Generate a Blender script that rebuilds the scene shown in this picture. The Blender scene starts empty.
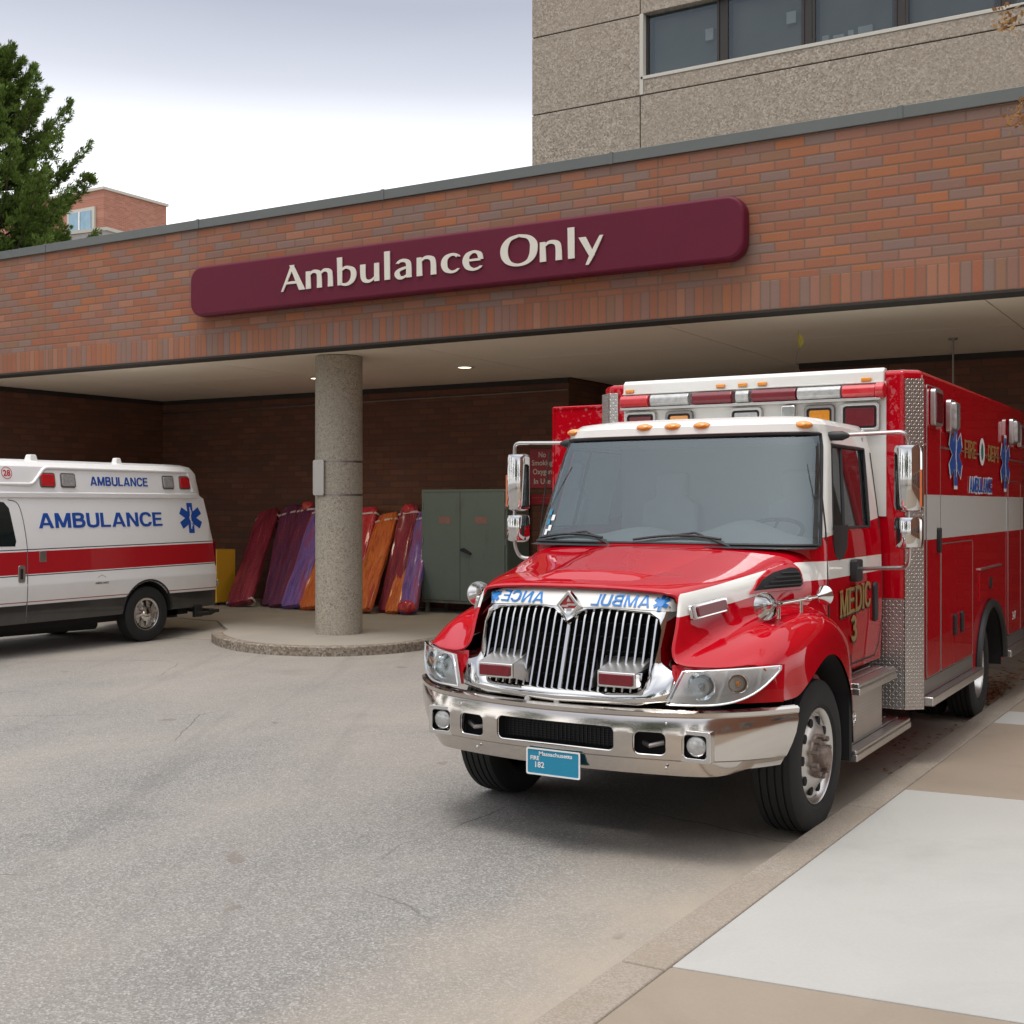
EXPO, SKY, SUNE = 0.39, 1.2, .9
import bpy, bmesh, math, random
from mathutils import Vector, Matrix, noise
from mathutils.bvhtree import BVHTree
R = math.radians
rnd = random.Random(11)
SC = bpy.context.scene
COL = SC.collection

# ------------------------------------------------------------------ helpers
def tag(o, label=None, cat=None, group=None, kind=None):
    if label: o['label'] = label
    if cat: o['category'] = cat
    if group: o['group'] = group
    if kind: o['kind'] = kind
    return o

def empty(name, loc, label, cat, group=None, rz=0):
    o = bpy.data.objects.new(name, None)
    COL.objects.link(o)
    o.location = loc
    o.rotation_euler = (0, 0, rz)
    o.empty_display_size = .2
    return tag(o, label, cat, group)

def obj(name, bm, mats, parent=None, ang=35, bev=0, seg=2, recalc=True, loc=None):
    if recalc: bmesh.ops.recalc_face_normals(bm, faces=bm.faces)
    me = bpy.data.meshes.new(name)
    bm.to_mesh(me); bm.free()
    if not isinstance(mats, (list, tuple)): mats = [mats]
    for m in mats: me.materials.append(m)
    if ang:
        me.polygons.foreach_set('use_smooth', [True] * len(me.polygons))
        me.set_sharp_from_angle(angle=R(ang))
    o = bpy.data.objects.new(name, me)
    COL.objects.link(o)
    if parent is not None: o.parent = parent
    if loc: o.location = loc
    if bev:
        b = o.modifiers.new('bevel', 'BEVEL')
        b.width = bev; b.segments = seg; b.limit_method = 'ANGLE'; b.angle_limit = R(35)
        b.harden_normals = True
    return o

def top(name, bm, mats, label, cat, group=None, **k):
    return tag(obj(name, bm, mats, None, **k), label, cat, group)

def copy_tree(o, parent=None):
    c = o.copy(); COL.objects.link(c); c.parent = parent
    for ch in [x for x in o.children]: copy_tree(ch, c)
    return c

def B(): return bmesh.new()

def box(bm, x0, x1, y0, y1, z0, z1, mi=0):
    v = [bm.verts.new(p) for p in ((x0,y0,z0),(x1,y0,z0),(x1,y1,z0),(x0,y1,z0),(x0,y0,z1),(x1,y0,z1),(x1,y1,z1),(x0,y1,z1))]
    fs = []
    for f in ((0,3,2,1),(4,5,6,7),(0,1,5,4),(1,2,6,5),(2,3,7,6),(3,0,4,7)):
        fc = bm.faces.new([v[i] for i in f]); fc.material_index = mi; fs.append(fc)
    return v

def bx(*a):
    bm = B(); box(bm, *a); return bm

def loft(bm, rings, closed=True, cap=True, mi=0):
    vs = [[bm.verts.new(p) for p in r] for r in rings]
    n = len(rings[0])
    for a, b in zip(vs, vs[1:]):
        for i in range(n if closed else n-1):
            j = (i+1) % n
            f = bm.faces.new((a[i], a[j], b[j], b[i])); f.material_index = mi
    if cap and closed:
        bm.faces.new(vs[0][::-1]).material_index = mi
        bm.faces.new(vs[-1]).material_index = mi
    return vs

def basis(axis, u=None):
    a = Vector(axis).normalized()
    if u is None: u = Vector((0,0,1)) if abs(a.z) < .9 else Vector((1,0,0))
    b = u.cross(a).normalized(); c = a.cross(b).normalized()
    return a, b, c

def lathe(bm, prof, c, axis, n=32, cap=True, mi=0):
    """prof: list of (along, radius)"""
    a, b, d = basis(axis); c = Vector(c)
    rings = [[c + a*t + (b*math.cos(2*math.pi*k/n) + d*math.sin(2*math.pi*k/n))*r for k in range(n)] for t, r in prof]
    return loft(bm, rings, True, cap, mi)

def cyl(bm, p, q, r, r2=None, n=16, mi=0):
    p = Vector(p); q = Vector(q)
    return lathe(bm, [(0, r), ((q-p).length, r if r2 is None else r2)], p, q-p, n, True, mi)

def smooth_path(pts, sub=6):
    pts = [Vector(p) for p in pts]; out = []
    P = [pts[0]] + pts + [pts[-1]]
    for i in range(1, len(P)-2):
        for k in range(sub):
            t = k/sub
            a, b, c, d = P[i-1], P[i], P[i+1], P[i+2]
            out.append(.5*((2*b)+(c-a)*t+(2*a-5*b+4*c-d)*t*t+(-a+3*b-3*c+d)*t*t*t))
    out.append(pts[-1]); return out

def round_path(pts, r, n=5):
    """polyline with rounded corners"""
    pts = [Vector(p) for p in pts]; out = [pts[0]]
    for a, b, c in zip(pts, pts[1:], pts[2:]):
        u = (a-b).normalized(); v = (c-b).normalized()
        rr = min(r, (a-b).length*.45, (c-b).length*.45)
        p, q = b+u*rr, b+v*rr
        for k in range(n+1):
            t = k/n; out.append(p.lerp(b, t).lerp(b.lerp(q, t), t))
    out.append(pts[-1]); return out

def tube(bm, pts, r, n=10, closed=False, mi=0):
    pts = [Vector(p) for p in pts]; rings = []
    m = len(pts); prev = None
    for i in range(m):
        if closed: t = pts[(i+1) % m] - pts[i-1]
        else: t = pts[min(i+1, m-1)] - pts[max(i-1, 0)]
        t.normalize()
        if prev is None:
            _, b, c = basis(t)
        else:
            b = prev - t*prev.dot(t); b.normalize(); c = t.cross(b)
        prev = b
        rr = r[i] if isinstance(r, (list, tuple)) else r
        rings.append([pts[i] + (b*math.cos(2*math.pi*k/n)+c*math.sin(2*math.pi*k/n))*rr for k in range(n)])
    if closed: rings.append(rings[0])
    loft(bm, rings, True, not closed, mi)
    if closed: bmesh.ops.remove_doubles(bm, verts=bm.verts, dist=1e-6)

def prism(bm, poly, d0, d1, plane='xz', mi=0):
    """extrude a 2-D outline; plane names the two outline axes, d is the third"""
    def P(p, d):
        return {'xz': (p[0], d, p[1]), 'yz': (d, p[0], p[1]), 'xy': (p[0], p[1], d)}[plane]
    a = [bm.verts.new(P(p, d0)) for p in poly]; b = [bm.verts.new(P(p, d1)) for p in poly]
    n = len(poly)
    bm.faces.new(a).material_index = mi; bm.faces.new(b[::-1]).material_index = mi
    for i in range(n):
        bm.faces.new((a[i], b[i], b[(i+1) % n], a[(i+1) % n])).material_index = mi

def rrect(x0, x1, z0, z1, r, n=4):
    out = []
    for cx, cz, a0 in ((x1-r, z1-r, 0), (x0+r, z1-r, 90), (x0+r, z0+r, 180), (x1-r, z0+r, 270)):
        for k in range(n+1):
            a = R(a0 + 90*k/n); out.append((cx+r*math.cos(a), cz+r*math.sin(a)))
    return out

def frame_ring(bm, outer, inner, d0, d1, plane='xz', mi=0):
    """flat frame between two outlines of equal count"""
    def P(p, d):
        return {'xz': (p[0], d, p[1]), 'yz': (d, p[0], p[1]), 'xy': (p[0], p[1], d)}[plane]
    L = [[bm.verts.new(P(p, d)) for p in o] for o, d in ((outer, d0), (outer, d1), (inner, d1), (inner, d0))]
    n = len(outer)
    for k in range(4):
        a, b = L[k], L[(k+1) % 4]
        for i in range(n):
            bm.faces.new((a[i], a[(i+1) % n], b[(i+1) % n], b[i])).material_index = mi

def grid_fn(bm, fn, nu, nv, mi=0):
    vs = [[bm.verts.new(fn(u/nu, v/nv)) for u in range(nu+1)] for v in range(nv+1)]
    for j in range(nv):
        for i in range(nu):
            bm.faces.new((vs[j][i], vs[j][i+1], vs[j+1][i+1], vs[j+1][i])).material_index = mi
    return vs

def cr(p, t):
    n = len(p); i = min(int(t), n-2); f = t-i
    a, b, c, d = p[max(i-1, 0)], p[i], p[i+1], p[min(i+2, n-1)]
    if i == 0: a = [2*x-y for x, y in zip(b, c)]
    if i == n-2: d = [2*y-x for x, y in zip(b, c)]
    return [.5*((2*B_)+(C-A)*f+(2*A-5*B_+4*C-D)*f*f+(-A+3*B_-3*C+D)*f**3) for A, B_, C, D in zip(a, b, c, d)]

def refine(rows, su, sv):
    R1 = [[cr(r, k/su) for k in range((len(r)-1)*su+1)] for r in rows]
    cols = list(zip(*R1))
    C2 = [[cr(c, k/sv) for k in range((len(c)-1)*sv+1)] for c in cols]
    return [list(r) for r in zip(*C2)]

def apply_bool(o, cutters):
    for c in cutters:
        m = o.modifiers.new('b', 'BOOLEAN'); m.operation = 'DIFFERENCE'; m.object = c; m.solver = 'EXACT'
    dg = bpy.context.evaluated_depsgraph_get(); dg.update()
    me = bpy.data.meshes.new_from_object(o.evaluated_get(dg))
    o.modifiers.clear(); o.data = me
    me.polygons.foreach_set('use_smooth', [True]*len(me.polygons)); me.set_sharp_from_angle(angle=R(32))
    for c in cutters: bpy.data.objects.remove(c)

def bvh_of(o):
    bm = B(); bm.from_mesh(o.data); t = BVHTree.FromBMesh(bm); bm.free(); return t

def drape(bm, bvhs, axis, sign, off, thick=0.0, start=6.0, limit=None):
    """push every vertex along an axis until it meets the surface; off = how proud it sits"""
    if not isinstance(bvhs, (list, tuple)): bvhs = [bvhs]
    for v in bm.verts:
        p = v.co.copy(); extra = p[axis]
        p[axis] = -sign*start
        d = Vector((0,0,0)); d[axis] = sign
        best = None
        for t in bvhs:
            h = t.ray_cast(p, d)
            if h[0] is not None and (best is None or h[3] < best): best = h[3]
        if best is None: v.co[axis] = v.co[axis]; v.tag = True; continue
        v.co[axis] = -sign*start + sign*(best-off) - sign*extra

def patch2d(poly, plane, step=.05, depth=.006):
    """outline filled and cut into a grid, two layers thick, ready for drape()"""
    bm = B()
    ax = {'xz': (0, 2, 1), 'yz': (1, 2, 0), 'xy': (0, 1, 2)}[plane]
    def P(p):
        v = [0, 0, 0]; v[ax[0]] = p[0]; v[ax[1]] = p[1]; return v
    f = bm.faces.new([bm.verts.new(P(p)) for p in poly])
    for k in (0, 1):
        lo = min(p[k] for p in poly); hi = max(p[k] for p in poly)
        n = max(1, int((hi-lo)/step))
        for i in range(1, n):
            co = [0, 0, 0]; no = [0, 0, 0]; co[ax[k]] = lo+(hi-lo)*i/n; no[ax[k]] = 1
            bmesh.ops.bisect_plane(bm, geom=bm.verts[:]+bm.edges[:]+bm.faces[:], plane_co=co, plane_no=no)
    if depth:
        r = bmesh.ops.extrude_face_region(bm, geom=bm.faces[:])
        for v in r['geom']:
            if isinstance(v, bmesh.types.BMVert): v.co[ax[2]] = -depth   # becomes the buried back layer
    return bm

def text_bm(s, size, w=None, extrude=0, offset=0, shear=0, space=1):
    cu = bpy.data.curves.new('t', 'FONT'); cu.body = s; cu.size = size; cu.extrude = extrude
    cu.offset = offset; cu.shear = shear; cu.align_x = 'CENTER'; cu.align_y = 'CENTER'; cu.resolution_u = 3
    cu.space_character = space; cu.space_line = .8
    o = bpy.data.objects.new('t', cu); COL.objects.link(o)
    dg = bpy.context.evaluated_depsgraph_get(); dg.update()
    me = bpy.data.meshes.new_from_object(o.evaluated_get(dg))
    bm = B(); bm.from_mesh(me)
    bpy.data.objects.remove(o); bpy.data.curves.remove(cu); bpy.data.meshes.remove(me)
    xs = [v.co.x for v in bm.verts]; ys = [v.co.y for v in bm.verts]
    cx = (min(xs)+max(xs))/2; cy = (min(ys)+max(ys))/2
    for v in bm.verts: v.co.x -= cx; v.co.y -= cy
    if w:
        k = w/(max(xs)-min(xs))
        for v in bm.verts: v.co.x *= k
    return bm

def star_of_life(s):
    """six barred star outline plus rod; returns the blue bmesh of unit height s (flat, xy)"""
    bm = B(); h = s/2; w = s*.125
    pts = []
    for k in range(6):
        a = R(90+60*k); u = (math.cos(a), math.sin(a)); n = (-u[1], u[0])
        inner = w/math.tan(R(30))
        pts.append((u[0]*h - n[0]*w, u[1]*h - n[1]*w)); pts.append((u[0]*h + n[0]*w, u[1]*h + n[1]*w))
        b = R(90+60*k+30); pts.append((math.cos(b)*w*2, math.sin(b)*w*2))
    bm.faces.new([bm.verts.new((x, y, 0)) for x, y in pts])
    return bm

def rod_bm(s):
    bm = B(); h = s*.36; w = s*.018
    bm.faces.new([bm.verts.new(p) for p in ((-w,-h,0),(w,-h,0),(w,h,0),(-w,h,0))])
    pts = [Vector((math.sin(t*2*math.pi*1.5)*s*.06*(1.15-t*.4), -h*.8+1.6*h*t, 0)) for t in [k/18 for k in range(19)]]
    for a, b in zip(pts, pts[1:]):
        n = Vector((-(b-a).y, (b-a).x, 0)).normalized()*s*.014
        z = Vector((0,0,.0004))
        bm.faces.new([bm.verts.new(p+z) for p in (a-n, b-n, b+n, a+n)])
    return bm

def xf(bm, M): bmesh.ops.transform(bm, matrix=M, verts=bm.verts); return bm
def basisM(o, ex, ey):
    ex = Vector(ex); ey = Vector(ey); ez = ex.cross(ey)
    return Matrix(((ex.x,ey.x,ez.x,o[0]),(ex.y,ey.y,ez.y,o[1]),(ex.z,ey.z,ez.z,o[2]),(0,0,0,1)))
FRONT = lambda x, y, z: basisM((x,y,z), (1,0,0), (0,0,1))      # faces -Y
SIDE = lambda x, y, z: basisM((x,y,z), (0,1,0), (0,0,1))       # faces +X
def decal(name, bm, m, parent, M):
    return obj(name, xf(bm, M), m, parent, ang=0, recalc=False)

def stroke(bm, pts, ws, z0, dep, sm=True, slant=None, fat=1.0):
    P = [Vector((p[0], p[1], 0)) for p in pts]
    if sm and len(P) > 2:
        n = 6; Q = []; W = []
        rows = [[p.x, p.y, w_] for p, w_ in zip(P, ws)]
        for k in range((len(P)-1)*n+1):
            q = cr(rows, k/n) if k < (len(P)-1)*n else rows[-1]
            Q.append(Vector((q[0], q[1], 0))); W.append(q[2])
    else: Q, W = P, list(ws)
    W = [w_*fat for w_ in W]
    L, Rr = [], []
    for i, q in enumerate(Q):
        t_ = (Q[min(i+1, len(Q)-1)]-Q[max(i-1, 0)]).normalized(); n_ = Vector((-t_.y, t_.x, 0))
        if slant and i in (0, len(Q)-1) and abs(t_.y) > .35:
            n_ = Vector((1,0,0)) if n_.x > 0 else Vector((-1,0,0))
        L.append(q+n_*W[i]/2); Rr.append(q-n_*W[i]/2)
    rings = [[(a.x,a.y,z0),(b_.x,b_.y,z0),(b_.x,b_.y,z0+dep),(a.x,a.y,z0+dep)] for a, b_ in zip(L, Rr)]
    loft(bm, rings)
ST = lambda x: [(x,0),(x,1)]
CAPS = {
 'A': (.84, [[(.10,0),(.40,1)], [(.74,0),(.44,1)], [(.22,.27),(.62,.27)]]),
 'M': (.92, [ST(.10), ST(.80), [(.13,1),(.45,.04)], [(.77,1),(.45,.04)]]),
 'B': (.74, [ST(.10), [(.10,.92),(.40,.92),(.56,.86),(.58,.70),(.52,.58),(.38,.53),(.10,.53)], [(.10,.52),(.42,.52),(.60,.44),(.64,.28),(.57,.13),(.40,.08),(.10,.08)]]),
 'U': (.76, [[(.10,1),(.10,.38),(.16,.14),(.38,.07),(.60,.14),(.66,.38),(.66,1)]]),
 'L': (.62, [ST(.10), [(.10,.08),(.60,.08)]]),
 'N': (.77, [ST(.10), ST(.66), [(.11,1),(.65,0)]]),
 'C': (.76, [[(.68,.70),(.58,.88),(.40,.93),(.20,.86),(.10,.66),(.085,.5),(.10,.34),(.20,.14),(.40,.07),(.58,.12),(.68,.30)]]),
 'E': (.69, [ST(.10), [(.10,.92),(.62,.92)], [(.10,.52),(.58,.52)], [(.10,.08),(.64,.08)]]),
 'D': (.76, [ST(.10), [(.10,.92),(.36,.92),(.58,.82),(.66,.5),(.58,.18),(.36,.08),(.10,.08)]]),
 'I': (.24, [ST(.12)]),
 'F': (.64, [ST(.10), [(.10,.92),(.60,.92)], [(.10,.50),(.54,.50)]]),
 'R': (.76, [ST(.10), [(.10,.92),(.40,.92),(.58,.85),(.60,.70),(.53,.55),(.38,.49),(.10,.49)], [(.38,.48),(.66,0)]]),
 'P': (.70, [ST(.10), [(.10,.92),(.40,.92),(.58,.85),(.61,.68),(.53,.52),(.38,.46),(.10,.46)]]),
 'T': (.68, [ST(.34), [(.02,.92),(.66,.92)]]),
 '3': (.66, [[(.08,.80),(.20,.91),(.34,.93),(.52,.84),(.52,.64),(.40,.54),(.26,.53)], [(.26,.53),(.44,.51),(.57,.38),(.56,.17),(.38,.07),(.20,.08),(.06,.22)]]),
}
def caps(s_, h, w_, bold=.17, serif=0, dep=.0016, track=.07):
    """block capitals, centred, height h, total width w_"""
    bm = B(); x = 0; k = 0
    for ch in s_:
        adv, st = CAPS[ch]
        for pts in st:
            k += 1
            thin = .82 if abs(pts[0][1]-pts[-1][1]) < .02 and len(pts) == 2 else 1
            stroke(bm, [(x+p[0], p[1]) for p in pts], [bold*thin]*len(pts), 0, dep*(1+.14*(k % 6)), sm=len(pts) > 2, slant=True)
            if serif and len(pts) == 2 and abs(pts[0][0]-pts[1][0]) < .35 and abs(pts[0][1]-pts[1][1]) > .5:
                for p in pts:
                    k += 1; yy = .04 if p[1] < .5 else .96
                    stroke(bm, [(x+p[0]-serif, yy), (x+p[0]+serif, yy)], [.08,.08], 0, dep*(1+.14*(k % 6)))
        x += adv+track
    x -= track
    for v in bm.verts:
        v.co.x = (v.co.x-x/2)*w_/x; v.co.y = (v.co.y-.5)*h
    return bm

# ------------------------------------------------------------------ materials
class NT:
    def __init__(s, name):
        s.m = bpy.data.materials.new(name); s.m.use_nodes = True
        s.t = s.m.node_tree; s.n = s.t.nodes; s.l = s.t.links; s.n.clear()
        s.out = s.n.new('ShaderNodeOutputMaterial')
        s.tc = None
    def node(s, t, **k):
        n = s.n.new(t)
        for a, v in k.items(): setattr(n, a, v)
        return n
    def set(s, n, i, v):
        if v is None: return
        if hasattr(v, 'is_output') or hasattr(v, 'links'): s.l.new(v, n.inputs[i])
        else: n.inputs[i].default_value = v
    def co(s, which='Object'):
        if s.tc is None: s.tc = s.node('ShaderNodeTexCoord')
        return s.tc.outputs[which]
    def xyz(s, v=None):
        n = s.node('ShaderNodeSeparateXYZ'); s.set(n, 0, v or s.co()); return n.outputs
    def M(s, op, a, b=None, c=None, clamp=False):
        n = s.node('ShaderNodeMath', operation=op, use_clamp=clamp)
        s.set(n, 0, a)
        if b is not None: s.set(n, 1, b)
        if c is not None: s.set(n, 2, c)
        return n.outputs[0]
    def comb(s, x, y, z=0.0):
        n = s.node('ShaderNodeCombineXYZ'); s.set(n,0,x); s.set(n,1,y); s.set(n,2,z); return n.outputs[0]
    def noise(s, scale, detail=4, rough=.55, v=None, dist=0, fac=True):
        n = s.node('ShaderNodeTexNoise'); s.set(n, 'Vector', v or s.co()); n.inputs['Scale'].default_value = scale
        n.inputs['Detail'].default_value = detail; n.inputs['Roughness'].default_value = rough; n.inputs['Distortion'].default_value = dist
        return n.outputs[0 if fac else 1]
    def voro(s, scale, v=None, out='Distance', feat='F1'):
        n = s.node('ShaderNodeTexVoronoi', feature=feat); s.set(n, 'Vector', v or s.co()); n.inputs['Scale'].default_value = scale
        return n.outputs[out]
    def white(s, v):
        n = s.node('ShaderNodeTexWhiteNoise', noise_dimensions='3D'); s.set(n, 0, v); return n.outputs[0]
    def ramp(s, f, stops, const=False):
        n = s.node('ShaderNodeValToRGB'); e = n.color_ramp.elements
        if const: n.color_ramp.interpolation = 'CONSTANT'
        while len(e) < len(stops): e.new(.5)
        for el, (p, c) in zip(e, stops):
            el.position = p; el.color = (*c, 1) if len(c) == 3 else c
        s.set(n, 0, f); return n.outputs[0]
    def mix(s, f, a, b, blend='MIX'):
        n = s.node('ShaderNodeMix', data_type='RGBA', blend_type=blend)
        s.set(n, 0, f)
        for i, v in ((6, a), (7, b)):
            if isinstance(v, tuple): v = (*v[:3], 1)
            s.set(n, i, v)
        return n.outputs[2]
    def val(s, f, lo, hi):
        n = s.node('ShaderNodeMapRange'); s.set(n, 0, f); s.set(n, 3, lo); s.set(n, 4, hi); return n.outputs[0]
    def bump(s, h, strength=.3, dist=.01, normal=None):
        n = s.node('ShaderNodeBump'); s.set(n, 'Height', h); n.inputs['Strength'].default_value = strength
        n.inputs['Distance'].default_value = dist
        if normal: s.set(n, 'Normal', normal)
        return n.outputs[0]
    def bsdf(s, color, rough=.5, metal=0.0, normal=None, coat=0, spec=.5, trans=0, ior=None, emis=None, es=0, alpha=None, coatr=.03):
        p = s.node('ShaderNodeBsdfPrincipled')
        if isinstance(color, tuple): color = (*color[:3], 1)
        s.set(p, 'Base Color', color); s.set(p, 'Roughness', rough); s.set(p, 'Metallic', metal)
        if normal: s.set(p, 'Normal', normal)
        p.inputs['Coat Weight'].default_value = coat; p.inputs['Coat Roughness'].default_value = coatr
        p.inputs['Specular IOR Level'].default_value = spec
        p.inputs['Transmission Weight'].default_value = trans
        if ior: p.inputs['IOR'].default_value = ior
        if emis: p.inputs['Emission Color'].default_value = (*emis, 1); p.inputs['Emission Strength'].default_value = es
        s.l.new(p.outputs[0], s.out.inputs[0]); s.p = p
        return s.m
    def band(s, v, lo, hi):
        return s.M('MULTIPLY', s.M('GREATER_THAN', v, lo), s.M('LESS_THAN', v, hi))

def simple(name, c, rough=.5, metal=0.0, var=.12, sc=6, bumps=0, bsc=60, **k):
    n = NT(name)
    f = n.noise(sc, 4)
    d = tuple(x*(1-var) for x in c); b = tuple(min(1, x*(1+var)) for x in c)
    col = n.mix(f, d, b)
    nb = n.bump(n.noise(bsc, 3), bumps, .005) if bumps else None
    rr = n.val(f, rough*.85, min(1, rough*1.15))
    return n.bsdf(col, rr, metal, nb, **k)

RED = (.45, .0015, .010)
def paint_red(name, mode=None):
    n = NT(name); x, y, z = n.xyz()
    f = n.noise(3, 3)
    red = n.mix(f, tuple(c*.92 for c in RED), tuple(c*1.06 for c in RED))
    WHT = (.76, .75, .71)
    col = red
    if mode == 'hood':
        lo = n.M('MINIMUM', n.M('MULTIPLY_ADD', y, .126, 1.254), 1.40)
        d = n.M('SUBTRACT', z, lo)
        m = n.M('MULTIPLY', n.band(d, 0.0, .108), n.M('GREATER_THAN', n.M('ABSOLUTE', x), .60))
        col = n.mix(m, red, WHT)
    if mode == 'cab':
        lo = n.M('MULTIPLY_ADD', y, .085, 1.53)
        m = n.M('GREATER_THAN', z, lo)
        m2 = n.band(z, 1.40, 1.508)
        col = n.mix(n.M('MAXIMUM', m, m2), red, WHT)
    if mode == 'box':
        m = n.M('MULTIPLY', n.band(z, 1.60, 1.915), n.M('GREATER_THAN', y, 2.915))
        m = n.M('MAXIMUM', m, n.M('GREATER_THAN', z, 2.772))
        col = n.mix(m, red, (.62, .61, .58))
    # road film towards the sills is real dirt: light dusty speckle low down
    dirt = n.M('MULTIPLY', n.val(n.noise(9, 5), 0, .35), n.M('LESS_THAN', z, .9))
    col = n.mix(n.M('MULTIPLY', dirt, .6), col, (.22, .15, .12))
    return n.bsdf(col, .38, 0, None, coat=.9, spec=.0, coatr=.012)

def diamond(name):
    n = NT(name); x, y, z = n.xyz()
    u = n.M('ADD', x, y); s = 42.0
    U = n.M('MULTIPLY', u, s); V = n.M('MULTIPLY', z, s)
    fu = n.M('SUBTRACT', n.M('FRACT', U), .5); fv = n.M('SUBTRACT', n.M('FRACT', V), .5)
    par = n.M('PINGPONG', n.M('ADD', n.M('FLOOR', U), n.M('FLOOR', V)), 1.0)
    a = n.M('ADD', fu, fv); b = n.M('SUBTRACT', fu, fv)
    inv = n.M('SUBTRACT', 1.0, par)
    p = n.M('ADD', n.M('MULTIPLY', a, par), n.M('MULTIPLY', b, inv))
    q = n.M('ADD', n.M('MULTIPLY', b, par), n.M('MULTIPLY', a, inv))
    d = n.M('ADD', n.M('POWER', n.M('ABSOLUTE', n.M('DIVIDE', p, .62)), 2.0), n.M('POWER', n.M('ABSOLUTE', n.M('DIVIDE', q, .2)), 2.0))
    h = n.M('SUBTRACT', 1.0, d, clamp=True)
    nb = n.bump(h, .8, .004)
    f = n.noise(4, 4)
    return n.bsdf(n.mix(f, (.42, .39, .37), (.60, .57, .54)), .36, 1.0, nb)

def brick(name, axis, pal, mort, soldier=None, joint=()):
    n = NT(name); x, y, z = n.xyz(); h = x if axis == 'x' else y
    L, H = .305, .1016
    row = n.M('FLOOR', n.M('DIVIDE', z, H))
    sh = n.M('MULTIPLY', n.M('PINGPONG', row, 1.0), .5)
    cu = n.M('ADD', n.M('DIVIDE', h, L), sh)
    col = n.M('FLOOR', cu)
    fu = n.M('MULTIPLY', n.M('FRACT', cu), L); fv = n.M('MULTIPLY', n.M('FRACT', n.M('DIVIDE', z, H)), H)
    wv = n.noise(14, 2)
    jw = n.val(wv, .0055, .009)
    def edge(f, W): return n.M('MINIMUM', f, n.M('SUBTRACT', W, f))
    e = n.M('MINIMUM', edge(fu, L), edge(fv, H))
    idv = n.comb(col, row, 3.0)
    if soldier:
        zs, zt = soldier   # soldier course band
        cu2 = n.M('DIVIDE', h, H); fu2 = n.M('MULTIPLY', n.M('FRACT', cu2), H)
        e2 = n.M('MINIMUM', edge(fu2, H), n.M('MINIMUM', n.M('ABSOLUTE', n.M('SUBTRACT', z, zs)), n.M('ABSOLUTE', n.M('SUBTRACT', z, zt))))
        ms = n.M('LESS_THAN', z, zt)
        inv = n.M('SUBTRACT', 1.0, ms)
        e = n.M('ADD', n.M('MULTIPLY', e, inv), n.M('MULTIPLY', e2, ms))
        vm = n.node('ShaderNodeMix', data_type='VECTOR'); n.set(vm, 0, ms); n.set(vm, 4, idv); n.set(vm, 5, n.comb(n.M('FLOOR', cu2), 7.0, 9.0))
        idv = vm.outputs[1]
    rn = n.white(idv)
    k = len(pal)
    c = n.ramp(rn, [(i/k, p) for i, p in enumerate(pal)], const=True)
    rn2 = n.white(n.comb(rn, 4.0, 2.0))
    c = n.mix(n.val(rn2, .0, .35), c, (pal[0][0]*.75, pal[0][1]*.75, pal[0][2]*.75))
    c = n.mix(n.val(n.noise(45, 4), 0, .22), c, (.02, .015, .012))
    c = n.mix(n.val(n.noise(.6, 4, .6), 0, .28), c, tuple(m*.75 for m in mort))
    mk = n.M('LESS_THAN', e, jw)
    for jx in joint:
        mk = n.M('MAXIMUM', mk, n.M('LESS_THAN', n.M('ABSOLUTE', n.M('SUBTRACT', h, jx)), .009))
    c = n.mix(mk, c, mort)
    hgt = n.M('MULTIPLY', e, 60.0, clamp=True)
    nb = n.bump(n.M('ADD', hgt, n.M('MULTIPLY', n.noise(90, 3), .35)), .6, .006)
    return n.bsdf(c, .85, 0, nb, spec=.25)

def speckle(name, cols, scale, rough=.9, bstr=.5, bd=.006, stain=None, big=.6):
    """pebbly / aggregate surface: voronoi cells with random tone"""
    n = NT(name)
    cell = n.voro(scale, out='Color')
    sx = n.node('ShaderNodeSeparateColor'); n.set(sx, 0, cell)
    c = n.ramp(sx.outputs[0], cols)
    if stain:
        c = n.mix(n.val(n.noise(big, 5, .6), -.25, 1.1), c, stain)
    nb = n.bump(n.voro(scale), bstr, bd)
    return n.bsdf(c, rough, 0, nb, spec=.25)

def glass(name, tint, refl=.14, rough=.0, dens=.75):
    """thin tinted glass: fresnel reflection over a tinted transparent pane"""
    n = NT(name)
    tr = n.node('ShaderNodeBsdfTransparent'); tr.inputs[0].default_value = (*tint, 1)
    gl = n.node('ShaderNodeBsdfGlossy'); gl.inputs[0].default_value = (.84,.95,1,1); gl.inputs[1].default_value = rough
    fr = n.node('ShaderNodeFresnel'); fr.inputs[0].default_value = 1.5
    f = n.M('ADD', n.M('MULTIPLY', fr.outputs[0], 1.5), refl-.04, clamp=True)
    mx = n.node('ShaderNodeMixShader'); n.l.new(f, mx.inputs[0]); n.l.new(tr.outputs[0], mx.inputs[1]); n.l.new(gl.outputs[0], mx.inputs[2])
    if rough >= 0:
        df = n.node('ShaderNodeBsdfDiffuse'); df.inputs[0].default_value = (.35,.38,.38,1)
        m2 = n.node('ShaderNodeMixShader'); n.l.new(n.val(n.noise(5, 5), .0, .05), m2.inputs[0])
        n.l.new(mx.outputs[0], m2.inputs[1]); n.l.new(df.outputs[0], m2.inputs[2]); mx = m2
    n.l.new(mx.outputs[0], n.out.inputs[0])
    return n.m

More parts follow.
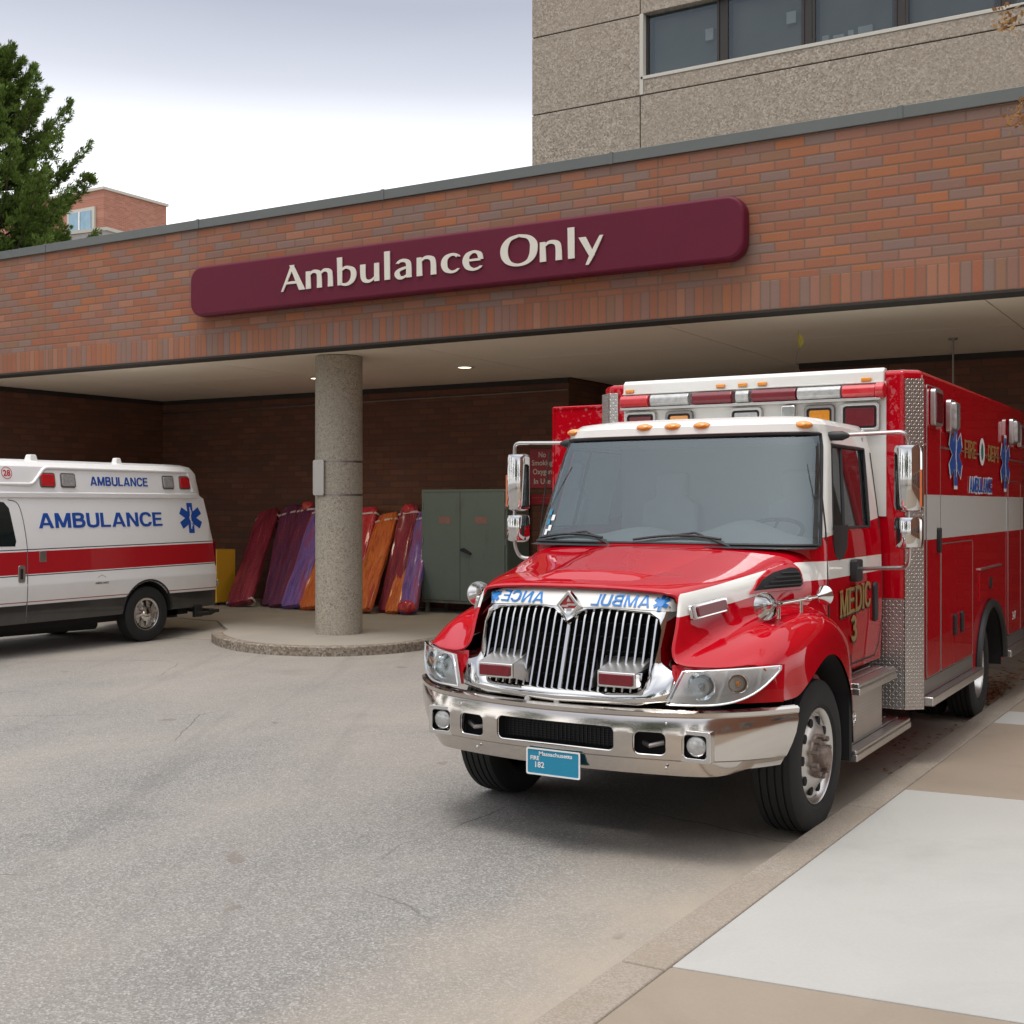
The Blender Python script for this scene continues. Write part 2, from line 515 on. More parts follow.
M = {}
M['red'] = paint_red('red paint')
M['red_hood'] = paint_red('red hood paint', 'hood')
M['red_cab'] = paint_red('red and white cab paint', 'cab')
M['red_box'] = paint_red('red body paint with white stripe', 'box')
M['white'] = simple('white gloss paint', (.72,.71,.67), .35, coat=.8, var=.04)
M['chrome'] = simple('chrome', (.66,.65,.64), .06, 1.0, var=.03, sc=12)
M['steel'] = simple('polished bumper steel', (.62,.575,.53), .13, 1.0, var=.06, sc=5)
M['alu'] = simple('brushed aluminium', (.60,.58,.56), .33, 1.0, var=.1, sc=20)
M['alud'] = simple('dull dark aluminium', (.30,.28,.27), .45, 1.0, var=.15, sc=20)
M['diamond'] = diamond('diamond tread plate')
M['tyre'] = simple('tyre rubber', (.016,.016,.016), .8, var=.3, sc=9, bumps=.2)
M['black'] = simple('black plastic', (.015,.015,.016), .5, var=.2)
M['void'] = simple('dark underbody', (.012,.011,.011), .9, var=.3)
M['rust'] = simple('rusty hub', (.27,.215,.185), .5, .6, var=.6, sc=30, bumps=.4)
M['lensred'] = simple('red lens', (.15,.003,.010), .2, coat=.35, var=.3, sc=40)
M['lensredlit'] = simple('bright red lens', (.55,.012,.02), .12, coat=1, var=.3, sc=30)
M['lensamber'] = simple('amber lens', (.75,.27,.01), .15, coat=1, var=.25, sc=50)
M['lensclear'] = simple('clear ribbed lens', (.42,.42,.41), .15, .3, coat=1, var=.5, sc=28)
M['lampglass'] = glass('lamp cover glass', (.93,.95,.95), .05, 0)
M['reflector'] = simple('lamp reflector', (.75,.76,.77), .12, 1.0, var=.15, sc=40)
M['lampcase'] = simple('pale lamp housing', (.82,.82,.80), .45, 0, coat=.3)
M['glass'] = glass('windscreen glass', (.80,.88,.87), .105)
M['glassdark'] = glass('dark side glass', (.34,.40,.39), .06)
M['blue'] = simple('blue lettering', (.012,.075,.36), .4, var=.05)
M['blueb'] = simple('bright blue lettering', (.01,.17,.50), .4, var=.05)
M['gold'] = simple('gold leaf lettering', (.36,.235,.075), .45, .3, var=.25, sc=60)
M['ink'] = simple('black ink', (.02,.012,.01), .5)
M['paper'] = simple('white decal', (.75,.75,.74), .5, var=.04)
M['seatf'] = simple('grey seat fabric', (.42,.43,.44), .9)
M['dash'] = simple('grey dashboard', (.34,.35,.35), .7)
M['plateblue'] = simple('licence plate blue', (.01,.22,.36), .4, var=.06)
# ------------------------------------------------------------------ camera, sky, sun
cam = bpy.data.objects.new('camera', bpy.data.cameras.new('camera')); COL.objects.link(cam)
cam.location = (0, 0, 1.85); cam.rotation_euler = (R(90), 0, R(30.9))
cam.data.sensor_width = 36; cam.data.lens = 36*1240/1024; cam.data.shift_y = -8/1024
cam.data.clip_end = 2000; cam.data.clip_start = .05
SC.camera = cam
SC.view_settings.view_transform = 'Standard'; SC.view_settings.look = 'None'
SC.view_settings.exposure = EXPO; SC.view_settings.gamma = 1
SUN_EL, SUN_AZ = 73, 190       # degrees; azimuth clockwise from +Y
w = bpy.data.worlds.new('World'); SC.world = w; w.use_nodes = True
t = w.node_tree; t.nodes.clear()
def wn(k): return t.nodes.new(k)
out = wn('ShaderNodeOutputWorld'); bg = wn('ShaderNodeBackground'); bg2 = wn('ShaderNodeBackground'); ad = wn('ShaderNodeAddShader')
sky = wn('ShaderNodeTexSky'); sky.sky_type = 'NISHITA'; sky.sun_disc = False
sky.sun_elevation = R(SUN_EL); sky.sun_rotation = R(SUN_AZ); sky.air_density = 1; sky.dust_density = 6
hs = wn('ShaderNodeHueSaturation'); hs.inputs['Saturation'].default_value = .25
t.links.new(sky.outputs[0], hs.inputs['Color']); t.links.new(hs.outputs[0], bg.inputs[0]); bg.inputs[1].default_value = .05
# overcast cloud layer: white near the horizon, a grey bank above, bright overhead
tc = wn('ShaderNodeTexCoord'); nz = wn('ShaderNodeTexNoise'); nz.inputs['Scale'].default_value = 1.3; nz.inputs['Detail'].default_value = 4
mp = wn('ShaderNodeMapping'); mp.inputs['Scale'].default_value = (1, 1, 5)
t.links.new(tc.outputs['Generated'], mp.inputs[0]); t.links.new(mp.outputs[0], nz.inputs['Vector'])
sx = wn('ShaderNodeSeparateXYZ'); t.links.new(tc.outputs['Generated'], sx.inputs[0])
ma = wn('ShaderNodeMath'); ma.operation = 'MULTIPLY_ADD'; ma.inputs[1].default_value = .05
t.links.new(nz.outputs[0], ma.inputs[0]); t.links.new(sx.outputs[2], ma.inputs[2])
rp = wn('ShaderNodeValToRGB'); e = rp.color_ramp.elements
stops = [(0, (.32,.31,.30)), (.02, (.55,.55,.55)), (.10, (1,1,1)), (.22, (1,1,1)), (.285, (.72,.73,.76)), (.345, (.36,.375,.43)), (.40, (.215,.23,.29)), (.54, (.42,.45,.50)), (.72, (.66,.68,.71)), (1, (.85,.86,.88))]
while len(e) < len(stops): e.new(.5)
for el, (p, c) in zip(e, stops): el.position = p; el.color = (*c, 1)
t.links.new(ma.outputs[0], rp.inputs[0]); t.links.new(rp.outputs[0], bg2.inputs[0]); bg2.inputs[1].default_value = SKY
t.links.new(bg.outputs[0], ad.inputs[0]); t.links.new(bg2.outputs[0], ad.inputs[1]); t.links.new(ad.outputs[0], out.inputs[0])
sl = bpy.data.lights.new('sun', 'SUN'); sl.energy = SUNE; sl.angle = R(18); sl.color = (1, .96, .9)
so = bpy.data.objects.new('sun', sl); COL.objects.link(so)
az = R(SUN_AZ); d = Vector((math.sin(az)*math.cos(R(SUN_EL)), math.cos(az)*math.cos(R(SUN_EL)), math.sin(R(SUN_EL))))
so.rotation_euler = d.to_track_quat('Z', 'Y').to_euler(); so.location = d*60

# ------------------------------------------------------------------ ground
def asphalt():
    n = NT('worn asphalt'); x, y, z = n.xyz()
    cell = n.voro(120, out='Color'); sc_ = n.node('ShaderNodeSeparateColor'); n.set(sc_, 0, cell)
    c = n.ramp(sc_.outputs[0], [(0, (.12,.118,.115)), (.45, (.19,.185,.178)), (.8, (.265,.257,.247)), (1, (.42,.41,.395))])
    c = n.mix(n.val(n.noise(260, 2), -.2, .45), c, (.11,.108,.105))
    pat = n.ramp(n.noise(.33, 6, .62, dist=.6), [(.36, (0,0,0)), (.66, (1,1,1))])
    streak = n.ramp(n.noise(1.0, 5, .6, v=n.comb(n.M('MULTIPLY', x, .5), n.M('MULTIPLY', y, .16), 1.0)), [(.40, (0,0,0)), (.62, (1,1,1))])
    dust = n.M('MULTIPLY', n.M('ADD', n.M('MULTIPLY', pat, .6), n.M('MULTIPLY', streak, .5)), .50, clamp=True)
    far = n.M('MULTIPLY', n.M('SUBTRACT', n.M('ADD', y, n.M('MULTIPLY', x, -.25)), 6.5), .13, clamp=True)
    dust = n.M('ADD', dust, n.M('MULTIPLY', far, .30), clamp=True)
    # sand washed into the gutter along the kerb
    ke = n.M('SUBTRACT', n.M('ADD', -2.219, n.M('MULTIPLY', y, .016)), x)
    gut = n.M('SUBTRACT', 1.0, n.M('DIVIDE', n.M('ADD', ke, n.M('MULTIPLY', n.M('SUBTRACT', n.noise(1.3, 5), .5), 1.1)), 1.05), clamp=True)
    gut = n.M('MULTIPLY', gut, n.val(n.noise(26, 4, .7, v=n.comb(n.M('MULTIPLY', x, 1.0), n.M('MULTIPLY', y, .09), 0.0)), .62, 1.15), clamp=True)
    c = n.mix(dust, c, (.385,.34,.29))
    c = n.mix(gut, c, (.37,.315,.255))
    oil = n.ramp(n.noise(.8, 3, .5, v=n.comb(x, y, 5.0)), [(.64, (0,0,0)), (.80, (1,1,1))])
    c = n.mix(n.M('MULTIPLY', oil, .35), c, (.10,.095,.09))
    tar = n.ramp(n.noise(3.2, 2, .5, v=n.comb(x, y, 9.0)), [(.73, (0,0,0)), (.76, (1,1,1))])
    c = n.mix(n.M('MULTIPLY', tar, .45), c, (.16,.12,.10))
    gr = n.ramp(n.noise(.9, 3, .5, v=n.comb(n.M('MULTIPLY', x, .6), n.M('MULTIPLY', y, 2.0), 21.0)), [(.74, (0,0,0)), (.80, (1,1,1))])
    c = n.mix(n.M('MULTIPLY', gr, .25), c, (.12,.22,.15))
    wv_ = n.node('ShaderNodeMix', data_type='VECTOR'); n.set(wv_, 0, .12); n.set(wv_, 4, n.co()); n.set(wv_, 5, n.noise(3, 3, fac=False))
    ck = n.voro(.42, v=wv_.outputs[1], feat='DISTANCE_TO_EDGE')
    cm = n.M('MULTIPLY', n.M('LESS_THAN', ck, .0022), n.ramp(n.noise(.5, 2, v=n.comb(x, y, 31.0)), [(.50,(0,0,0)),(.58,(1,1,1))]))
    c = n.mix(n.M('MULTIPLY', cm, .55), c, (.06,.055,.05))
    trk = n.ramp(n.noise(2.2, 3, .6, v=n.comb(n.M('ADD', x, n.M('MULTIPLY', y, .55)), n.M('MULTIPLY', y, .05), 40.0)), [(.56,(0,0,0)),(.72,(1,1,1))])
    c = n.mix(n.M('MULTIPLY', trk, .28), c, (.12,.115,.11))
    nb = n.bump(n.M('ADD', n.voro(120), n.M('MULTIPLY', n.noise(7, 4), .6)), .45, .006)
    return n.bsdf(c, .88, 0, nb, spec=.25)
bm = B()
box(bm, -900, 900, -900, 900, -.4, 0)
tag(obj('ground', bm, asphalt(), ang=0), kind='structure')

def conc(name, c, var=.13, joint=None):
    n = NT(name)
    f = n.noise(1.4, 6, .62); f2 = n.noise(55, 4)
    col = n.mix(f, tuple(v*(1-var) for v in c), tuple(v*(1+var) for v in c))
    col = n.mix(n.val(f2, 0, .3), col, tuple(v*.7 for v in c))
    sp = n.ramp(n.voro(9), [(.02, (1,1,1)), (.035, (0,0,0))])
    col = n.mix(n.M('MULTIPLY', sp, .4), col, (.12,.10,.08))
    st2 = n.ramp(n.noise(.9, 6, .7, dist=1.0), [(.50,(0,0,0)),(.75,(1,1,1))])
    col = n.mix(n.M('MULTIPLY', st2, .30), col, tuple(v*.62 for v in c))
    nb = n.bump(n.M('ADD', f2, n.M('MULTIPLY', n.noise(7, 3), .8)), .35, .004)
    return n.bsdf(col, .85, 0, nb, spec=.3)
M['slab_light'] = conc('pale new concrete', (.43,.42,.395), .08)
M['slab_tan'] = conc('sandy old concrete', (.30,.245,.19), .18)
M['kerbst'] = speckle('granite kerb', [(0,(.24,.205,.17)),(.5,(.33,.29,.245)),(1,(.41,.37,.32))], 150, stain=(.27,.215,.165), big=1.6, bstr=.25)
M['paving'] = conc('dusty walkway concrete', (.35,.315,.265), .16)
KX = lambda y: -2.155+.016*(y-4)
def quad_slab(bm, x0, x1, y0, y1, z0, z1, skew=.11, mi=0):
    """slab whose cross joints run slightly askew, as laid"""
    P = [(KX(y0)+x0, y0), (x1, y0+skew*(x1-KX(y0))), (x1, y1+skew*(x1-KX(y1))), (KX(y1)+x0, y1)]
    prism(bm, P, z0, z1, 'xy', mi)
bm = B()
ys = [-8, -2, 1.4, 4.42, 7.4, 10.4, 13.4, 16.6]
for a, b_ in zip(ys, ys[1:]):
    quad_slab(bm, 0, 0, a, b_, -.1, .05, 0) if False else prism(bm, [(KX(a), a+.004), (KX(a)+.195, a+.004), (KX(b_)+.195, b_-.004), (KX(b_), b_-.004)], -.1, .05, 'xy')
kerb = tag(obj('kerb', bm, M['kerbst'], bev=.012), kind='structure')
bm = B()
for a, b_, mi in ((-8,-1.2,1),(-1.2,4.45,1),(4.46,7.98,0),(7.99,10.78,1),(10.79,11.45,0),(11.46,16.6,1)):
    quad_slab(bm, .203, 7.55, a, b_, -.1, .052, .11, mi)
tag(obj('pavement', bm, [M['slab_light'], M['slab_tan']], bev=.006, ang=0), kind='structure')

# raised walkway with its rounded nose round the column
nose = [(-12.30,12.62), (-12.05,12.25), (-11.6,11.9), (-11.15,11.67), (-10.7,11.54), (-10.2,11.55), (-9.75,11.68), (-9.4,11.95), (-9.15,12.35), (-9.05,12.8), (-9.02,13.3), (-9.0,14.4)]
nose = [tuple(p)[:2] for p in smooth_path([(x,y,0) for x,y in nose], 4)]
walk = nose + [(-8.2,15.3), (-3.2,15.5), (-3.2,19.3), (-9.2,19.3), (-18.05,17.05), (-18.05,13.9), (-13.2,13.55)]
def inset(path, d):
    o = []
    for i, p in enumerate(path):
        a = Vector(path[max(i-1,0)]); b = Vector(path[min(i+1,len(path)-1)]); t_ = (b-a).normalized()
        o.append((p[0]-t_.y*d, p[1]+t_.x*d))
    return o
ni = inset(nose, .15)
bm = B(); prism(bm, nose + ni[::-1], -.1, .12, 'xy')
tag(obj('island_kerb', bm, speckle('rough stained granite', [(0,(.12,.09,.065)),(.4,(.25,.205,.16)),(.8,(.36,.32,.27)),(1,(.45,.41,.36))], 38, stain=(.20,.155,.115), big=2.5, bstr=.8), bev=.02, ang=30), kind='structure')
bm = B(); prism(bm, ni + walk[len(nose):], -.1, .117, 'xy')
tag(obj('walkway', bm, M['paving'], ang=0), kind='structure')
bm = B()
pts = [(-18.05,12.4,.003), (-12.6,12.3,.003), (-12.10,12.42,.003), (-12.9,13.70,.1175), (-18.05,14.0,.1175)]
lo = [(x,y,-.1) for x,y,z in pts]
a = [bm.verts.new(p) for p in pts]; b_ = [bm.verts.new(p) for p in lo]
bm.faces.new(a); bm.faces.new(b_[::-1])
for i in range(5): bm.faces.new((a[i], b_[i], b_[(i+1)%5], a[(i+1)%5]))
tag(obj('ramp', bm, M['paving'], ang=0), kind='structure')

# ------------------------------------------------------------------ brick canopy building
PAL = [(.355,.14,.078), (.33,.12,.066), (.375,.168,.102), (.31,.13,.082), (.25,.165,.135), (.35,.135,.072), (.27,.145,.09), (.40,.145,.064), (.235,.16,.135), (.32,.15,.105), (.35,.12,.065), (.27,.15,.12)]
M['brick'] = brick('orange red fascia brick', 'x', PAL, (.165,.102,.074), soldier=(3.795, 4.10), joint=(-5.39, -12.05, -15.1))
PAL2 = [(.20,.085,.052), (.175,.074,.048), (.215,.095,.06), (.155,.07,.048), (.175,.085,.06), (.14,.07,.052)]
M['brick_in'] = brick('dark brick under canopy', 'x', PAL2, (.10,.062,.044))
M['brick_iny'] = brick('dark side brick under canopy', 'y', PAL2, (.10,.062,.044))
M['coping'] = simple('grey green coping metal', (.105,.112,.105), .45, .2, var=.15, sc=2, coat=.1)
M['soffit'] = simple('beige soffit panel', (.80,.70,.56), .85, var=.05, sc=1.2, bumps=.15, bsc=30)
M['gap'] = simple('dark joint', (.03,.025,.02), .9)
cb = empty('brick_building', (0,0,0), 'brick hospital entrance building with deep canopy over the ambulance bay', 'building')
obj('fascia', bx(-22, 5, 12.0, 12.3, 3.80, 5.50), M['brick'], cb, ang=0)
bm = B()
box(bm, -22.05, 5.05, 11.965, 12.42, 5.502, 5.62)
for k in range(9): box(bm, -21.2+3.05*k, -21.15+3.05*k, 11.958, 12.43, 5.498, 5.627)
obj('coping', bm, M['coping'], cb, ang=0, bev=.004)
obj('lintel_strip', bx(-22, 5, 11.99, 12.31, 3.775, 3.797), M['gap'], cb, ang=0)
# soffit laid as panels with open joints on a dark backing
bm = B()
xs = [-21.9,-18.3,-15.5,-12.6,-9.1,-5.62,-2.24,4.9]
ysf = [12.32,14.55,17.08]
for i, (a, b_) in enumerate(zip(xs, xs[1:])):
    for c, d_ in zip(ysf, ysf[1:]): box(bm, a+.008, b_-.008, c+.006, d_-.006, 3.83, 3.85)
box(bm, -9.15, -5.55, 17.09, 19.2, 3.83, 3.85)
obj('soffit', bm, M['soffit'], cb, ang=0, bev=.003)
obj('roof_slab', bx(-21.95, 4.95, 12.31, 23, 3.852, 4.3), M['gap'], cb, ang=0)
obj('roof_deck', bx(-21.9, 4.9, 12.43, 23, 5.2, 5.3), M['coping'], cb, ang=0)
bm = B(); box(bm, -18.4, -9.2, 17.1, 17.4, -.1, 3.829); box(bm, -5.5, 5, 17.1, 17.4, -.1, 3.829); box(bm, -9.6, -5, 19.2, 19.5, -.1, 3.85)
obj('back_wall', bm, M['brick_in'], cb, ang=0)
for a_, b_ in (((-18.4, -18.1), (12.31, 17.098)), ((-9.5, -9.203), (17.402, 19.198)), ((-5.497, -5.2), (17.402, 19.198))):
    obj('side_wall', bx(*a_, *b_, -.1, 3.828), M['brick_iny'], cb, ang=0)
bm = B(); box(bm, -18.1, -9.19, 17.06, 17.099, 3.75, 3.828); box(bm, -5.5, 5, 17.06, 17.099, 3.75, 3.828); box(bm, -18.1, -18.06, 12.31, 17.06, 3.75, 3.828)
obj('wall_trim', bm, M['gap'], cb, ang=0)
obj('wall_conduit', (lambda b: (cyl(b, (-18.05,17.07,3.58), (-9.2,17.07,3.64), .012, n=6), b)[1])(B()), M['alud'], cb)
# dark glazed entrance in the recess
bm = B(); box(bm, -8.6, -6.1, 19.1, 19.19, .12, 2.5)
er = obj('entrance_door', bm, M['glassdark'], cb, ang=0)
bm = B()
for x in (-8.65,-7.4,-6.1): box(bm, x, x+.07, 19.05, 19.195, .12, 2.5)
box(bm, -8.65, -6.03, 19.05, 19.195, 2.5, 2.58)
obj('door_frame', bm, M['alud'], er, ang=0)
lampe = NT('lit downlight'); lampe.bsdf((.9,.85,.7), .4, emis=(1,.88,.62), es=4)
M['white_trim'] = simple('white trim ring', (.6,.58,.5), .5)
def downlight(x, y):
    bm = B(); lathe(bm, [(0,.10),(0,.135),(.012,.135),(.012,.10)], (x,y,3.818), (0,0,1), 24, False)
    d_ = obj('downlight', bm, M['white_trim'], cb)
    bm = B(); lathe(bm, [(0,.098),(.004,.098)], (x,y,3.824), (0,0,1), 24)
    obj('lamp_lens', bm, lampe.m, d_)
    L = bpy.data.lights.new('downlight_lamp', 'SPOT'); L.energy = 60; L.color = (1,.86,.62); L.spot_size = R(130); L.spot_blend = .8; L.shadow_soft_size = .1
    lo_ = bpy.data.objects.new('downlight_lamp', L); COL.objects.link(lo_); lo_.location = (x,y,3.80)
for x, y in ((-9.79,15.03), (-12.64,15.15)): downlight(x, y)

# column
M['colm'] = speckle('exposed aggregate concrete', [(0,(.14,.11,.085)),(.2,(.32,.28,.225)),(.7,(.40,.36,.29)),(1,(.50,.455,.38))], 60, stain=(.37,.33,.265), big=1.2, bstr=.35)
bm = B(); lathe(bm, [(0,.315),(3.70,.315),(3.70,.30),(3.712,.30)], (-10.55,13.1,.117), (0,0,1), 64)
top('concrete_column', bm, M['colm'], 'round speckled concrete column standing on the rounded kerb island', 'column')
# plate strapped to the column
pl = empty('metal_plate', (-10.55,13.1,2.2), 'blank pale metal plate strapped to the round concrete column', 'plate', rz=R(0))
bm = B(); prism(bm, rrect(-.105,.105,-.235,.235,.03), -.006, .006, 'xz')
for z in (-.19,.19): lathe(bm, [(0,.012),(.006,.012)], (0,-.012,z), (0,1,0), 10)
p_ = obj('plate_panel', bm, simple('weathered pale sign back', (.50,.47,.43), .5, .3, var=.1, sc=4), pl, bev=.002)
p_.location = (-.075,-.335,.0); p_.rotation_euler = (0,0,R(-9))
for z in (.20,-.24):
    bm = B(); lathe(bm, [(0,.318),(.022,.318),(.022,.3155),(0,.3155)], (0,0,z), (0,0,1), 64, False)
    obj('steel_band', bm, M['alud'], pl)

# ------------------------------------------------------------------ maroon sign with custom humanist capitals
GLY = {
 'A': (.66, [([(.02,-.0),(.33,.74)],[.045,.085]), ([(.29,.74),(.60,0)],[.09,.135]), ([(.13,.235),(.47,.235)],[.055,.06])]),
 'm': (.86, [([(.09,0),(.08,.5)],[.115,.10]), ([(.10,.37),(.20,.47),(.30,.475),(.38,.42),(.40,.28),(.405,0)],[.03,.06,.08,.10,.105,.115]), ([(.41,.36),(.51,.47),(.61,.475),(.69,.42),(.71,.28),(.715,0)],[.03,.06,.08,.10,.105,.115])]),
 'b': (.60, [([(.085,.0),(.075,.78)],[.10,.115]), ([(.10,.37),(.20,.47),(.31,.475),(.43,.40),(.465,.25),(.42,.10),(.30,.01),(.18,.01),(.09,.05)],[.03,.055,.07,.10,.12,.105,.07,.055,.05])]),
 'u': (.60, [([(.08,.5),(.085,.2),(.12,.07),(.22,.02),(.33,.05),(.42,.14)],[.115,.11,.095,.07,.05,.03]), ([(.45,.5),(.455,0)],[.105,.11])]),
 'l': (.24, [([(.10,0),(.09,.78)],[.115,.12])]),
 'a': (.54, [([(.08,.405),(.16,.465),(.26,.475),(.35,.43),(.385,.32),(.39,0)],[.05,.06,.07,.09,.105,.115]), ([(.38,.285),(.25,.262),(.13,.215),(.085,.13),(.13,.03),(.22,.01),(.31,.05),(.38,.13)],[.05,.055,.07,.11,.09,.06,.04,.03])]),
 'n': (.59, [([(.09,0),(.08,.5)],[.115,.10]), ([(.10,.37),(.21,.47),(.32,.475),(.41,.42),(.44,.28),(.445,0)],[.03,.06,.08,.10,.105,.115])]),
 'c': (.50, [([(.44,.40),(.36,.46),(.26,.472),(.13,.40),(.085,.25),(.13,.09),(.26,.015),(.37,.03),(.45,.09)],[.075,.06,.06,.10,.125,.10,.06,.05,.04])]),
 'e': (.55, [([(.10,.262),(.44,.262)],[.045,.05]), ([(.455,.262),(.42,.40),(.34,.465),(.25,.472),(.13,.40),(.085,.25),(.13,.09),(.26,.015),(.38,.03),(.47,.09)],[.09,.09,.06,.06,.10,.125,.10,.06,.05,.04])]),
 ' ': (.33, []),
 'O': (.83, [([(.40,.745),(.62,.68),(.73,.53),(.745,.37),(.71,.19),(.60,.05),(.40,-.008),(.20,.05),(.09,.19),(.055,.37),(.09,.54),(.20,.68),(.40,.745)],[.055,.08,.125,.14,.125,.08,.055,.08,.125,.14,.125,.08,.055])]),
 'y': (.52, [([(.06,.5),(.275,.02)],[.125,.10]), ([(.48,.5),(.27,.02),(.17,-.2)],[.06,.075,.05])]),
}
def word(bm, s, track=.035):
    x = 0; k = 0
    for ch in s:
        adv, st = GLY[ch]
        for pts, ws in st:
            k += 1
            stroke(bm, [(x+p[0], p[1]) for p in pts], ws, 0, .012+.0004*(k % 5), sm=len(pts) > 2, slant=True, fat=1.25)
        x += adv+track
    return x
M['maroon'] = simple('maroon sign enamel', (.105,.006,.022), .5, coat=.0, spec=.22, var=.12, sc=3, bumps=.1, bsc=25)
M['cream'] = simple('cream sign letters', (.62,.58,.50), .6, var=.04)
sg = empty('hospital_sign', (-8.19,11.86,4.63), 'long maroon sign reading Ambulance Only on the brick fascia', 'sign')
bm = B(); prism(bm, rrect(-3.82,3.82,-.325,.325,.19,8), -.05, .13, 'xz')
obj('sign_panel', bm, M['maroon'], sg, bev=.04, seg=4)
bm = B(); wd = word(bm, 'Ambulance Only'); k = 4.50/wd
bmesh.ops.scale(bm, vec=(k, .43, 1), verts=bm.verts)
xf(bm, Matrix.Translation((-2.22, -.055, -.135)) @ basisM((0,0,0), (1,0,0), (0,0,1)))
obj('sign_lettering', bm, M['cream'], sg, ang=30)

# ------------------------------------------------------------------ tan concrete building behind
M['aggr'] = speckle('tan exposed aggregate panel', [(0,(.16,.125,.095)),(.3,(.27,.22,.175)),(.7,(.34,.29,.235)),(1,(.47,.41,.34))], 32, stain=(.30,.25,.20), big=.35, bstr=.3, bd=.008)
M['sill'] = simple('pale concrete sill', (.48,.45,.39), .7, var=.06)
M['winglass'] = glass('office window glass', (.78,.80,.79), .03)
M['officeroom'] = simple('dim office interior', (.22,.22,.21), .9, var=.35, sc=.7)
M['backdrop'] = simple('grey window blind', (.27,.265,.25), .8, var=.35, sc=.9)
M['bronze'] = simple('dark bronze frame', (.03,.024,.022), .5, .3)
tb = empty('concrete_building', (0,0,0), 'tan pebble-finish concrete building with long ribbon window rising behind the canopy', 'building')
bm = B()
for a in ((-12.69,-10.27,4.31,9.79),(-12.69,-10.27,9.81,11.37),(-12.69,-10.27,11.39,15),(-10.25,7,4.31,9.79),(-10.19,7,9.81,10.10),(-10.25,7,11.39,15)):
    box(bm, a[0], a[1], 22.0, 22.25, a[2], a[3])
box(bm, -12.69, -12.5, 22.26, 34, 4.31, 15)
obj('wall_panel', bm, M['aggr'], tb, bev=.012, ang=0)
bm = B(); box(bm, -12.49, -10.3, 22.1, 22.3, 4.4, 14.9); box(bm, -10.3, 7, 22.1, 22.3, 4.4, 10.05); box(bm, -10.3, 7, 22.1, 22.3, 11.42, 14.9); obj('panel_backing', bm, M['gap'], tb, ang=0)
bm = B(); box(bm, -10.25, 7, 21.985, 22.24, 10.10, 10.17); box(bm, -10.27, -10.19, 21.985, 22.24, 9.81, 11.388)
obj('sill', bm, M['sill'], tb, ang=0, bev=.01)
win = obj('window', bx(-10.18, 7, 22.15, 22.16, 10.18, 11.38), M['winglass'], tb, ang=0)
bm = B()
for x in (-10.185,-8.72,-8.55,-7.08,-6.88,-5.42,-5.22,-3.7,-3.5,-2,-.3,1.4,3.1,4.8): box(bm, x, x+.045, 22.12, 22.2, 10.18, 11.38)
for x in (-8.67,-7.035,-5.37,-3.65): box(bm, x, x+.14, 22.14, 22.22, 10.18, 11.38)
box(bm, -10.18, 7, 22.12, 22.2, 10.172, 10.22)
obj('frame', bm, M['bronze'], win, ang=0)
for xa, xb in ((-10.13,-8.74),(-8.50,-7.10),(-6.83,-5.44),(-5.17,-3.72),(-3.45,-2.02),(-1.9,-.35),(-.2,1.35)):  # plain grey panels added behind each pane to lighten the dark glass
    bm = B(); nn_ = 1
    for k in range(nn_): 
        xk = xa+(xb-xa)*k/nn_; box(bm, xk, xk+(xb-xa)/nn_*.94, 22.40+.006*(k%2), 22.41+.006*(k%2), 10.25, 11.36)
    obj('window_backdrop', bm, M['backdrop'], win, ang=0)
bm = B(); box(bm, -10.2, 7, 24.5, 24.6, 9.9, 12.6); box(bm, -10.2, 7, 22.27, 24.5, 9.9, 10); box(bm, -10.29, -10.2, 22.3, 24.5, 9.9, 12.6); box(bm, -10.2, 7, 22.3, 24.5, 12.5, 12.6)
obj('office_room', bm, M['officeroom'], win, ang=0)
for x, z, a, b_ in ((-9.02,10.72,.16,.22),(-7.42,10.72,.18,.22),(-6.75,10.24,.12,.13),(-6.55,10.24,.2,.1),(-6.28,10.24,.1,.14),(-6.1,10.24,.26,.17)): obj('window_paper', bx(x, x+a, 22.28, 22.29+.05, z, z+b_), M['paper'], win, ang=0)

# distant brick block and the low grey roof in front of it
M['brickfar'] = brick('distant pinkish brick', 'y', [(.42,.17,.11),(.36,.15,.11),(.46,.21,.15)], (.42,.24,.18))
db = empty('brick_block', (0,0,0), 'distant pink brick building with one window, beyond the canopy roof by the tree', 'building')
obj('wall', bx(-75, -55.7, 48.2, 52.9, 0, 19.6), M['brickfar'], db, ang=0)
obj('roof', bx(-75.1, -55.6, 48.1, 53.0, 19.6, 19.75), M['sill'], db, ang=0)
wf = obj('window', bx(-58.6, -56.3, 48.06, 48.19, 16.7, 18.7), M['sill'], db, ang=0)
obj('pane', bx(-58.4, -56.55, 48.02, 48.05, 16.9, 18.5), simple('blue window pane', (.10,.24,.34), .08, 0, coat=1, var=.5, sc=2), wf, ang=0)
bm = B(); box(bm, -57.55, -57.45, 47.98, 48.015, 16.9, 18.5); obj('frame', bm, M['paper'], wf, ang=0)
vb = empty('roof_enclosure', (0,0,0), 'low grey arched roof enclosure in front of the distant brick building', 'roof structure')
bm = B(); prism(bm, [(37.2,12.5),(41.6,12.5),(41.6,14.0),(40.8,14.35),(39.2,14.4),(37.2,13.8)], -48.5, -45.2, 'yz')
obj('shell', bm, simple('grey roof sheet', (.33,.31,.30), .6), vb, ang=0)
bm = B(); prism(bm, [(37.1,13.8),(39.2,14.4),(40.8,14.35),(41.7,14.0),(41.7,14.15),(40.8,14.5),(39.2,14.55),(37.1,13.95)], -48.6, -45.1, 'yz')
obj('roof_edge', bm, M['sill'], vb, ang=0)

